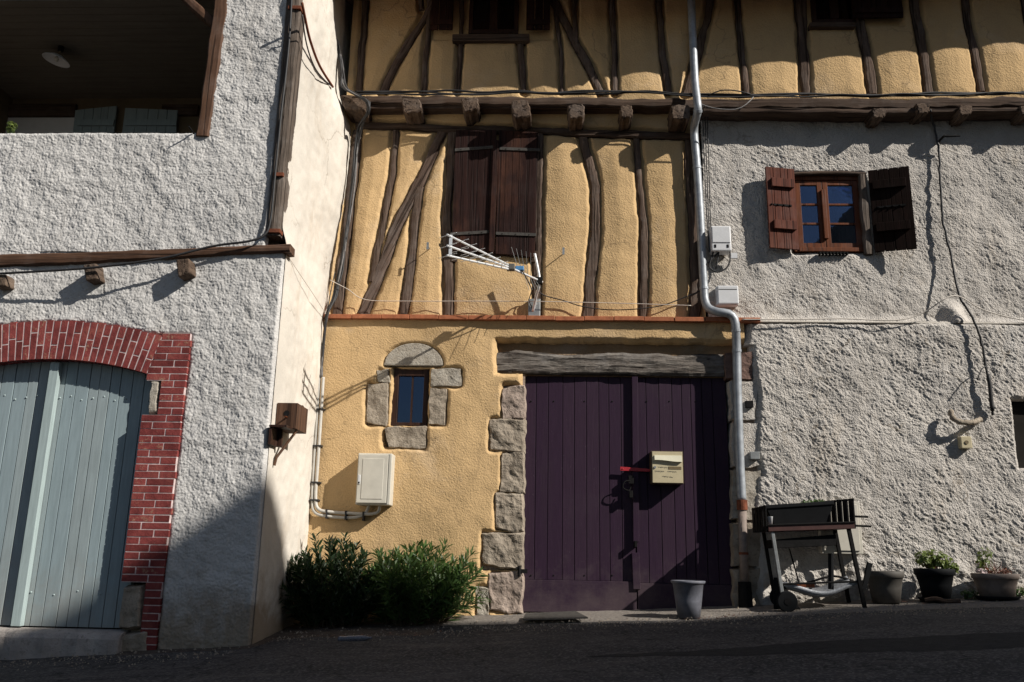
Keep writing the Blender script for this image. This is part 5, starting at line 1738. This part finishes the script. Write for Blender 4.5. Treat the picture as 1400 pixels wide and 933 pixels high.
def pots():
    c = G(942, 845)
    T = vessel('bucket', 'blue-grey plastic bucket standing in front of the purple door', 'bucket', (c.x, c.y, c.z), .142, .10, .325, M_BUCKET, .016, .028)
    c = P(1212, 825, -.26); c.z = ground_z(c.x, c.y) + .012
    vessel('flower_pot', 'empty taupe flower pot beside the barbecue', 'pot', c, .165, .122, .285, M_POTG, .012, .06, .55)
    c = P(1281, 822, -.26); c.z = ground_z(c.x, c.y) + .012
    c2 = Vector((c.x, c.y, c.z + .02))
    vessel('flower_pot', 'black flower pot on a saucer holding a leafy green plant', 'pot', c2, .168, .118, .275, M_BLKPL, .012, .06, .85)
    mb = MB(); mb.lathe(c, [(0, 0), (.14, 0), (.165, .032), (.158, .034), (.135, .012), (0, .012)], 32)
    o = mb.build('saucer', M_BLKPL, None, loc=c, smooth=True); tag(o, 'black plastic saucer under the black flower pot', 'saucer')
    rnd = random.Random(21)
    T = thing('leafy_plant', 'bushy light green plant growing in the black flower pot', 'plant', c2 + Vector((0, 0, .24)))
    mb = MB(); ctr = c2 + Vector((.0, 0, .36))
    leaf_cluster(mb, rnd, ctr, (.17, .14, .085), 230, .024); leaf_cluster(mb, rnd, ctr + Vector((.13, -.04, -.07)), (.09, .08, .05), 60, .022)
    mb.build('foliage', M_LEAFY, T)
    mb = MB(); stem_web(mb, rnd, c2 + Vector((0, 0, .23)), ctr, (.14, .1, .08), 26); mb.build('stem', M_LEAFR, T)
    c = P(1364, 821, -.26); c.z = ground_z(c.x, c.y) + .012
    c2 = Vector((c.x, c.y, c.z + .02))
    vessel('flower_pot', 'wide grey bowl pot on a saucer with dry reddish stems', 'pot', c2, .19, .145, .215, M_POTT, .014, .05, .88)
    mb = MB(); mb.lathe(c, [(0, 0), (.17, 0), (.195, .03), (.188, .032), (.165, .012), (0, .012)], 32)
    o = mb.build('saucer', M_BLKPL, None, loc=c, smooth=True); tag(o, 'wide black saucer under the grey bowl pot', 'saucer')
    T = thing('dry_plant', 'half dried reddish plant with a pale sprig in the grey bowl pot', 'plant', c2 + Vector((0, 0, .18)))
    ctr = c2 + Vector((.02, 0, .24))
    mb = MB(); stem_web(mb, rnd, c2 + Vector((0, 0, .17)), ctr, (.17, .12, .12), 60, .003); mb.build('stem', M_LEAFR, T)
    mb = MB(); leaf_cluster(mb, rnd, ctr, (.17, .13, .05), 90, .013); mb.build('dry_foliage', M_LEAFR, T)
    mb = MB(); leaf_cluster(mb, rnd, c2 + Vector((-.07, 0, .38)), (.09, .06, .09), 46, .017); leaf_cluster(mb, rnd, c2 + Vector((-.12, 0, .30)), (.05, .05, .05), 26, .017); mb.build('foliage', M_LEAFY, T)
    mb = MB(); stem_web(mb, rnd, c2 + Vector((-.04, 0, .17)), c2 + Vector((-.07, 0, .40)), (.06, .04, .09), 12, .002); mb.build('green_stem', M_LEAFY, T)
    mb = MB(); leaf_cluster(mb, rnd, c2 + Vector((-.15, -.06, .235)), (.05, .04, .03), 12, .022); mb.build('petals', M_MORTAR, T)
    for i, (px, py, lab) in enumerate(((1326, 814, 'small green weed at the wall foot between the two planted pots'), (1395, 816, 'green weed at the wall foot right of the bowl pot'))):
        b = P(px, py, -.17); b.z = ground_z(b.x, b.y) + .01
        T = thing('weed', lab, 'weed', b, 'weeds at the wall foot')
        mb = MB(); leaf_cluster(mb, rnd, b + Vector((0, 0, .05)), (.08, .05, .05), 60, .017); mb.build('foliage', M_LEAF, T)
        mb = MB(); stem_web(mb, rnd, b, b + Vector((0, 0, .05)), (.07, .05, .05), 10, .002); mb.build('stem', M_LEAF, T)
pots()

def barbecue():
    Yf, Yb = -0.56, -0.12
    X0, X1 = P(1050, 712, Yf).x, P(1168, 712, Yf).x
    kz = (P(1168, 716, Yf).z - P(1050, 720, Yf).z) / (X1 - X0)
    zr0 = P(1050, 727, Yf).z
    zt = lambda x: zr0 + kz * (x - X0)
    gz = lambda x, y: ground_z(x, y) + .006
    T = thing('barbecue', 'rusty black trolley barbecue against the grey plaster wall', 'barbecue', ((X0 + X1) / 2, -.35, gz((X0 + X1) / 2, -.35)))
    def bar(name, p, q, r, mat, n=6, flat=None):
        mb = MB(); mb.tube([p, q], r, n); return mb.build(name, mat, T)
    def skew_box(name, x0, x1, y0, y1, a, b, mat, bev=.004):
        mb = MB(); mb.hexa([(x0, y0, zt(x0) + a), (x1, y0, zt(x1) + a), (x1, y1, zt(x1) + a), (x0, y1, zt(x0) + a), (x0, y0, zt(x0) + b), (x1, y0, zt(x1) + b), (x1, y1, zt(x1) + b), (x0, y1, zt(x0) + b)])
        return mb.build(name, mat, T, bevel=bev)
    skew_box('fire_tray', X0, X1, Yf, Yb, 0, .055, M_REDTRAY)
    skew_box('tray_rim', X0 - .01, X1 + .01, Yf - .012, Yf - .002, .052, .066, M_IRON)
    skew_box('tray_rim', X0 - .01, X1 + .01, Yb + .002, Yb + .012, .052, .066, M_IRON)
    # slatted side screens
    for (x, h, n, k_in) in ((X1 + .004, .275, 5, .13), (X0 - .016, .235, 5, 0.03)):
        mb = MB()
        for i in range(n):
            y = Yf + (Yb - Yf) * (i + .1) / n
            dx = lambda yy: -k_in * (yy - Yf) / (Yb - Yf)
            y2 = y + (Yb - Yf) / n * .72
            mb.hexa([(x + dx(y), y, zt(x)), (x + dx(y) + .012, y, zt(x)), (x + dx(y2) + .012, y2, zt(x)), (x + dx(y2), y2, zt(x)),
                     (x + dx(y), y, zt(x) + h), (x + dx(y) + .012, y, zt(x) + h), (x + dx(y2) + .012, y2, zt(x) + h), (x + dx(y2), y2, zt(x) + h)])
        for (za_, zb_) in ((.02, .05), (h - .02, h - .004)):
            mb.hexa([(x + .002, Yf + .006, zt(x) + za_), (x + .010, Yf + .006, zt(x) + za_), (x + .010 - k_in, Yb - .006, zt(x) + za_), (x + .002 - k_in, Yb - .006, zt(x) + za_),
                     (x + .002, Yf + .006, zt(x) + zb_), (x + .010, Yf + .006, zt(x) + zb_), (x + .010 - k_in, Yb - .006, zt(x) + zb_), (x + .002 - k_in, Yb - .006, zt(x) + zb_)])
        mb.build('side_screen', M_IRON, T)
    skew_box('back_screen', X0, X1, Yb + .013, Yb + .022, .02, .20, M_IRON)
    for (zz, ln) in ((.115, .15), (.03, .17)):
        bar('handle_rod', Vector((X1 - .02, Yf + .06, zt(X1) + zz)), Vector((X1 + ln, Yf + .06, zt(X1) + zz - .005)), .010, M_IRON)
    # charcoal shelf
    mb = MB()
    q = [P(1060, 750, -.5), P(1143, 746, -.5), P(1143, 731, -.5), P(1060, 738, -.5)]
    mb.prism([(p.x, p.z) for p in q], -.5, -.16); mb.build('charcoal_tray', M_IRON, T, bevel=.004)
    # legs
    def leg(a, b, Y, r=.017, mat=M_IRON):
        p, q = P(*a, Y), P(*b, Y)
        d = (q - p); d = d / d.z
        q = p + d * (gz(q.x, Y) - p.z)
        mb = MB(); sd = r
        mb.hexa([(q.x - sd, Y - sd, q.z), (q.x + sd, Y - sd, q.z), (q.x + sd, Y + sd, q.z), (q.x - sd, Y + sd, q.z), (p.x - sd, Y - sd, p.z), (p.x + sd, Y - sd, p.z), (p.x + sd, Y + sd, p.z), (p.x - sd, Y + sd, p.z)])
        mb.build('leg', mat, T, bevel=.003)
        return q
    leg((1160, 722), (1183, 835), Yf + .03)
    leg((1141, 722), (1157, 805), Yb - .02)
    leg((1056, 728), (1072, 828), Yf + .03, .015, M_STEEL)
    leg((1044, 728), (1058, 812), Yb - .02, .015)
    # bottom rack: sagging sheet
    n = 24
    a, b = P(1072, 801, -.5), P(1176, 797, -.5)
    vs, fs = [], []
    for i in range(n + 1):
        t = i / n
        x = a.x + (b.x - a.x) * t
        sagz = a.z + (b.z - a.z) * t - .085 * (1 - (2 * t - 1) ** 2) + .012 * sin(t * 9)
        for (y, dz) in ((-.52, .035), (-.515, 0), (-.40, -.018), (-.25, -.008), (-.16, .05)):
            vs.append((x, y, sagz + dz))
    for i in range(n):
        for j in range(4): fs.append((i * 5 + j, (i + 1) * 5 + j, (i + 1) * 5 + j + 1, i * 5 + j + 1))
    mb = MB(); mb.add(vs, fs)
    o = mb.build('bottom_rack', M_GALV, T, smooth=True)
    s = o.modifiers.new('thick', 'SOLIDIFY'); s.thickness = .006
    bar('rack_rail', P(1066, 799, -.53), P(1180, 795, -.53), .010, M_IRON)
    mb = MB(); mb.tube(smooth_line([P(1076, 806, -.2), P(1105, 797, -.2), P(1140, 788, -.2), P(1172, 797, -.2)], .04), .011, 6); mb.build('rack_rail', M_IRON, T)
    r = rect_px(1086, 799, 1112, 803, -.18); mb = MB(); mb.box(r[0] - .05, r[1], -.22, -.14, r[2], r[3] + .005); mb.build('wooden_slat', M_WIN, T)
    mb = MB(); p, q = P(1136, 757, -.3), P(1136, 806, -.3); mb.tube([p, q], .026, 10); mb.build('upright_tube', M_BLKPL, T)
    bar('brace_rod', P(1079, 750, -.2), P(1094, 803, -.2), .007, M_IRON)
    mb = MB(); p, q = P(1181, 806, -.45), P(1189, 770, -.45); mb.tube([p, q], [.026, .030], 4); mb.build('grip_bar', M_BLKPL, T)
    for (px, Y) in ((1076, Yf - .02), (1066, Yb - .05)):
        c = P(px, 820, Y); c.z = gz(c.x, Y) + .092
        mb = MB()
        prof = [(.03, -.022), (.085, -.022), (.092, -.014), (.092, .014), (.085, .022), (.03, .022)]
        vs, fs = [], []
        N = 24
        for (r_, yy) in prof:
            for k in range(N): vs.append((c.x + r_ * cos(2 * pi * k / N), c.y + yy, c.z + r_ * sin(2 * pi * k / N)))
        for i in range(len(prof)):
            i2 = (i + 1) % len(prof)
            for k in range(N): fs.append((i * N + k, i * N + (k + 1) % N, i2 * N + (k + 1) % N, i2 * N + k))
        mb.add(vs, fs)
        w = mb.build('wheel', M_BLKPL, T, smooth=False)
        mb = MB(); mb.cyl((c.x, c.y - .026, c.z), (c.x, c.y + .026, c.z), .031, .031, 14); mb.build('hub_cap', M_IRON, w)
    mb = MB(); q = [P(1060, 790, Yf + .0), P(1067, 790, Yf), P(1097, 834, Yf), P(1060, 834, Yf)]
    mb.prism([(q[3].x, q[3].z), (q[2].x, q[2].z), (q[1].x, q[1].z), (q[0].x, q[0].z)], Yf + .05, Yf + .062); mb.build('wheel_plate', M_IRON, T)
    # planter trough lying in the tray
    q = [P(1056, 712, -.46), P(1137, 706, -.46), P(1138, 685, -.46), P(1046, 691, -.46)]
    za = min(zt(q[0].x), zt(q[1].x)) + .057
    U = thing('planter_trough', 'long black planter trough resting in the barbecue tray', 'planter', ((X0 + X1) / 2, -.35, za))
    mb = MB()
    x0, x1 = q[0].x, q[1].x
    bl = [(x0 + .02, -.44, zt(x0) + .056), (x1 - .02, -.44, zt(x1) + .056), (x1 - .02, -.28, zt(x1) + .056), (x0 + .02, -.28, zt(x0) + .056)]
    tp = [(q[3].x, -.47, q[3].z), (q[2].x, -.47, q[2].z), (q[2].x, -.25, q[2].z), (q[3].x, -.25, q[3].z)]
    mb.hexa(bl + [(x, y, z - .02) for x, y, z in tp]); mb.build('trough', M_BLKPL, U, bevel=.008)
    mb = MB(); mb.hexa([(x + (-.008 if i in (0, 3) else .008), y + (-.008 if i < 2 else .008), z - .035) for i, (x, y, z) in enumerate(tp)] + [(x + (-.008 if i in (0, 3) else .008), y + (-.008 if i < 2 else .008), z) for i, (x, y, z) in enumerate(tp)]); mb.build('rim', M_BLKPL, U, bevel=.006)
    rnd = random.Random(6)
    V = thing('trough_plants', 'low straggly plants just showing over the black planter trough', 'plant', ((X0 + X1) / 2, -.36, q[2].z))
    mb = MB()
    for i in range(16):
        t = .3 + .65 * rnd.random(); b = Vector((q[3].x + (q[2].x - q[3].x) * t, -.36 + rnd.uniform(-.06, .06), q[3].z + (q[2].z - q[3].z) * t))
        leaf_cluster(mb, rnd, b + Vector((0, 0, .012)), (.035, .03, .018), 8, .010)
    mb.build('foliage', M_LEAF, V)
    c = P(1053, 714, -.52); c.z = zt(c.x) + .066
    mb = MB(); mb.lathe((c.x, c.y, c.z), [(0, .002), (.019, 0), (.026, .068), (.028, .07), (.0245, .068), (.018, .004), (0, .006)], 20)
    o = mb.build('paper_cup', M_WHITE, None, loc=c, smooth=True); tag(o, 'small white paper cup on the left end of the barbecue tray', 'cup')
barbecue()

def oleander(name, label, cx, cy, spread, height, n, seed, mat, tilt=0.0, droop=0.3, L0=.10, wid=(.055, .085)):
    rnd = random.Random(seed)
    base = Vector((cx, cy, ground_z(cx, cy)))
    T = thing(name, label, 'shrub', base, 'oleander shrubs against the yellow wall')
    leaves, twig = MB(), MB()
    lv, lf = [], []
    for s in range(n):
        a, r = rnd.uniform(0, 2 * pi), sqrt(rnd.random())
        root = Vector((cx + cos(a) * r * spread[0] * .55, cy + sin(a) * r * spread[1] * .5, 0)); root.z = ground_z(root.x, root.y)
        out = Vector((cos(a) * r * spread[0] * .5 + rnd.uniform(-.12, .12) + tilt, sin(a) * r * spread[1] * .5 + rnd.uniform(-.1, .1), 0))
        h = height * (1.18 if s % 9 == 0 else 1.0) * (1.0 - .38 * r * r) * (rnd.uniform(.62, 1.08) if s % 4 else rnd.uniform(.3, .6))
        p1 = root + Vector((0, 0, h * .5)) + out * .35
        p2 = root + Vector((0, 0, h)) + out
        if p2.y > -.1: p2.y = -.1 - rnd.random() * .05
        if p1.y > -.12: p1.y = -.12
        line = smooth_line([root, p1, p2], .035)
        twig.tube(line, [max(.0018, .005 * (1 - i / len(line))) for i in range(len(line))], 4)
        for i, p in enumerate(line):
            f = i / len(line)
            if f < rnd.uniform(.0, .2): continue
            t = (line[min(i + 1, len(line) - 1)] - line[max(i - 1, 0)]).normalized()
            u = t.orthogonal().normalized()
            for k in range(3):
                ang = k * 2.09 + i * 1.05 + rnd.uniform(-.4, .4)
                side = (Matrix.Rotation(ang, 3, t) @ u)
                d = (t * rnd.uniform(.55, 1.1) + side * rnd.uniform(.5, 1.0)).normalized()
                L = L0 * rnd.uniform(.65, 1.25) * (1.0 if f < .9 else .8)
                w = L * rnd.uniform(*wid)
                nb = d.cross(Vector((0, 0, 1)))
                nb = nb.normalized() if nb.length > .01 else Vector((1, 0, 0))
                nb = (Matrix.Rotation(rnd.uniform(-.9, .9), 3, d) @ nb)
                dn = Vector((0, 0, -droop * L * rnd.uniform(.1, .6)))
                m = p + d * L * .5 + dn * .25
                e = p + d * L + dn
                q = len(lv)
                lv += [p, m - nb * w, m + nb * w, p + d * L * .8 + dn * .6 - nb * w * .6, p + d * L * .8 + dn * .6 + nb * w * .6, e]
                lf += [(q, q + 1, q + 2), (q + 1, q + 3, q + 4, q + 2), (q + 3, q + 5, q + 4)]
    leaves.v = lv; leaves.f = lf; leaves.m = [0] * len(lf)
    for y in range(len(leaves.v)):
        v = leaves.v[y]
        if v.y > -.02: leaves.v[y] = Vector((v.x, -.02, v.z))
        if v.x < XC + .015 and v.y > -1.5: leaves.v[y] = Vector((XC + .015, v.y, v.z))
    leaves.build('foliage', mat, T)
    twig.build('stems', M_TWIG, T)
oleander('oleander_shrub', 'darker upright oleander shrub in the corner by the cream side wall', -1.96, -.46, (.47, .42), .76, 130, 3, M_LEAFD, -.03, .1, .10, (.10, .15))
oleander('oleander_shrub', 'bright narrow-leaved oleander shrub nearer the purple door', -1.19, -.44, (.53, .42), .68, 180, 8, M_LEAF, .03, .3, .13, (.07, .10))

def lamp():
    s = P(77, 82, -.55)
    T = thing('pendant_lamp', 'white shaded pendant lamp hanging from the balcony ceiling', 'lamp', (s.x, -.55, Z_CEIL - .02))
    zc = Z_CEIL - .021
    mb = MB(); mb.cyl((s.x + .03, -.55, zc), (s.x + .03, -.55, zc - .05), .03, .03, 12); mb.build('ceiling_rose', M_IRON, T)
    mb = MB(); mb.tube([(s.x + .03, -.55, zc - .04), (s.x + .01, -.55, s.z + .05)], .008, 6); mb.build('cord', M_TAG, T)
    mb = MB(); mb.M = Matrix.Translation(s) @ Matrix.Rotation(radians(12), 4, 'Y')
    mb.lathe((0, 0, 0), [(.02, .06), (.06, .05), (.135, .0), (.143, -.01), (.135, -.006), (.055, .04), (.02, .045)], 32); mb.build('shade', M_WHITE, T, smooth=True)
    mb = MB(); mb.lathe((s.x, -.55, s.z), [(0, -.02), (.02, -.012), (.026, .01), (.015, .04), (.0, .05)], 14); mb.build('bulb', M_CREAMBOX, T, smooth=True)
    b = P(14, 181, YL + .09); b.z = Z_SILL - .004
    T = thing('balcony_plant', 'tuft of bright green leaves at the left of the balcony parapet', 'plant', b)
    rnd = random.Random(2)
    mb = MB(); leaf_cluster(mb, rnd, b + Vector((0, 0, .12)), (.055, .05, .06), 70, .016); mb.build('foliage', M_LEAFY, T)
    mb = MB(); stem_web(mb, rnd, b, b + Vector((0, 0, .11)), (.05, .04, .05), 14, .002); mb.build('stem', M_LEAF, T)
lamp()

def litter():
    c = G(485, 877); c.z += .022
    mb = MB(); mb.M = Matrix.Translation(c) @ Matrix.Rotation(radians(86), 4, 'Y') @ Matrix.Rotation(.2, 4, 'X')
    prof = [(r_ * .75, z_ * .85) for r_, z_ in [(0, -.17), (.026, -.168), (.033, -.15), (.027, -.10), (.034, -.06), (.029, -.01), (.034, .04), (.031, .08), (.022, .12), (.013, .15), (.013, .17), (0, .171)]]
    mb.lathe((0, 0, 0), prof, 16)
    T = mb.build('plastic_bottle', M_BOTTLE, None, loc=c, smooth=True)
    tag(T, 'crushed clear plastic bottle lying on the road by the shrubs', 'bottle')
    c = G(985, 850)
    rnd = random.Random(12)
    mb = MB()
    for (x0, y0, sx, n) in ((c.x - .05, c.y + .1, .3, 60), (3.2, -.32, .9, 40), (-1.3, -1.25, .7, 50)):
        for _ in range(n):
            x, y = x0 + rnd.gauss(0, sx * .5), y0 + rnd.gauss(0, .06)
            p = Vector((x, y, ground_z(x, y) + .018 + rnd.random() * .006)); a = rnd.uniform(0, 6.28); L = rnd.uniform(.015, .05)
            d = Vector((cos(a), sin(a), rnd.uniform(-.05, .3))); b = Vector((-sin(a), cos(a), rnd.uniform(-.3, .3)))
            mb.add([p, p + d * L * .5 + b * L * .18, p + d * L, p + d * L * .5 - b * L * .18], [(0, 1, 2, 3)])
    o = mb.build('leaf_litter', M_LEAFR); o['kind'] = 'stuff'; o['label'] = 'dry leaf litter along the foot of the walls'; o['category'] = 'litter'
    rnd = random.Random(77)
    mb = MB()
    for i in range(2600):
        x = rnd.uniform(-4.5, 5.0)
        y0 = -1.72 if x < -2.4 else (-.95 if x < -.7 else -.72)
        y = y0 + abs(rnd.gauss(0, .22)) * (-1 if rnd.random() < .75 else .8)
        if x > -2.4 and y > -.08 or (x <= -2.4 and y > -1.56): continue
        r = rnd.choice((.003, .004, .005, .007, .011)) * rnd.uniform(.7, 1.3)
        c = Vector((x, y, ground_z(x, y) + (.014 if y > y0 else .004) + r * .3))
        a = rnd.uniform(0, 6.28)
        pts = [c + Vector((cos(a + k * 2.09) * r * rnd.uniform(.7, 1.3), sin(a + k * 2.09) * r * rnd.uniform(.7, 1.3), -r * .5)) for k in range(3)] + [c + Vector((rnd.uniform(-.4, .4) * r, rnd.uniform(-.4, .4) * r, r * .8))]
        mb.add(pts, [(0, 1, 3), (1, 2, 3), (2, 0, 3)])
    o = mb.build('gravel', M_STONE); o['kind'] = 'stuff'; o['label'] = 'loose grit and small gravel along the road edge'; o['category'] = 'gravel'
    a, b = G(716, 846), G(820, 853)
    mb = MB(); zc = max(ground_z(a.x, -.3), ground_z(b.x, -.3)) + .03
    mb.hexa([(a.x, -.62, ground_z(a.x, -.62) + .03), (b.x - .1, -.66, ground_z(b.x, -.66) + .03), (b.x - .2, -.3, ground_z(b.x, -.3) + .04), (a.x + .02, -.3, ground_z(a.x, -.3) + .04),
             (a.x, -.62, ground_z(a.x, -.62) + .042), (b.x - .1, -.66, ground_z(b.x, -.66) + .042), (b.x - .2, -.3, ground_z(b.x, -.3) + .055), (a.x + .02, -.3, ground_z(a.x, -.3) + .055)])
    o = mb.build('ramp_plate', M_STRAP, None, loc=(a.x, -.45, zc - .03)); tag(o, 'flat grey metal ramp plate on the ground before the purple door', 'plate')
    p = P(1288, 829, -.42); p.z = ground_z(p.x, p.y) + .03
    mb = MB(); mb.tube(smooth_line([p + Vector((-.14, .02, .005)), p + Vector((-.05, .0, .02)), p + Vector((.05, .01, .0)), p + Vector((.16, -.02, .004))], .03), .02, 7)
    o = mb.build('bark_piece', M_TIMX, None, loc=p); tag(o, 'strip of bark lying before the black flower pot', 'bark')
M_BOTTLE = plain('clear_bottle', (0.12, 0.12, 0.14), 0.25, 0, 0.5, 60, 0.5)
litter()
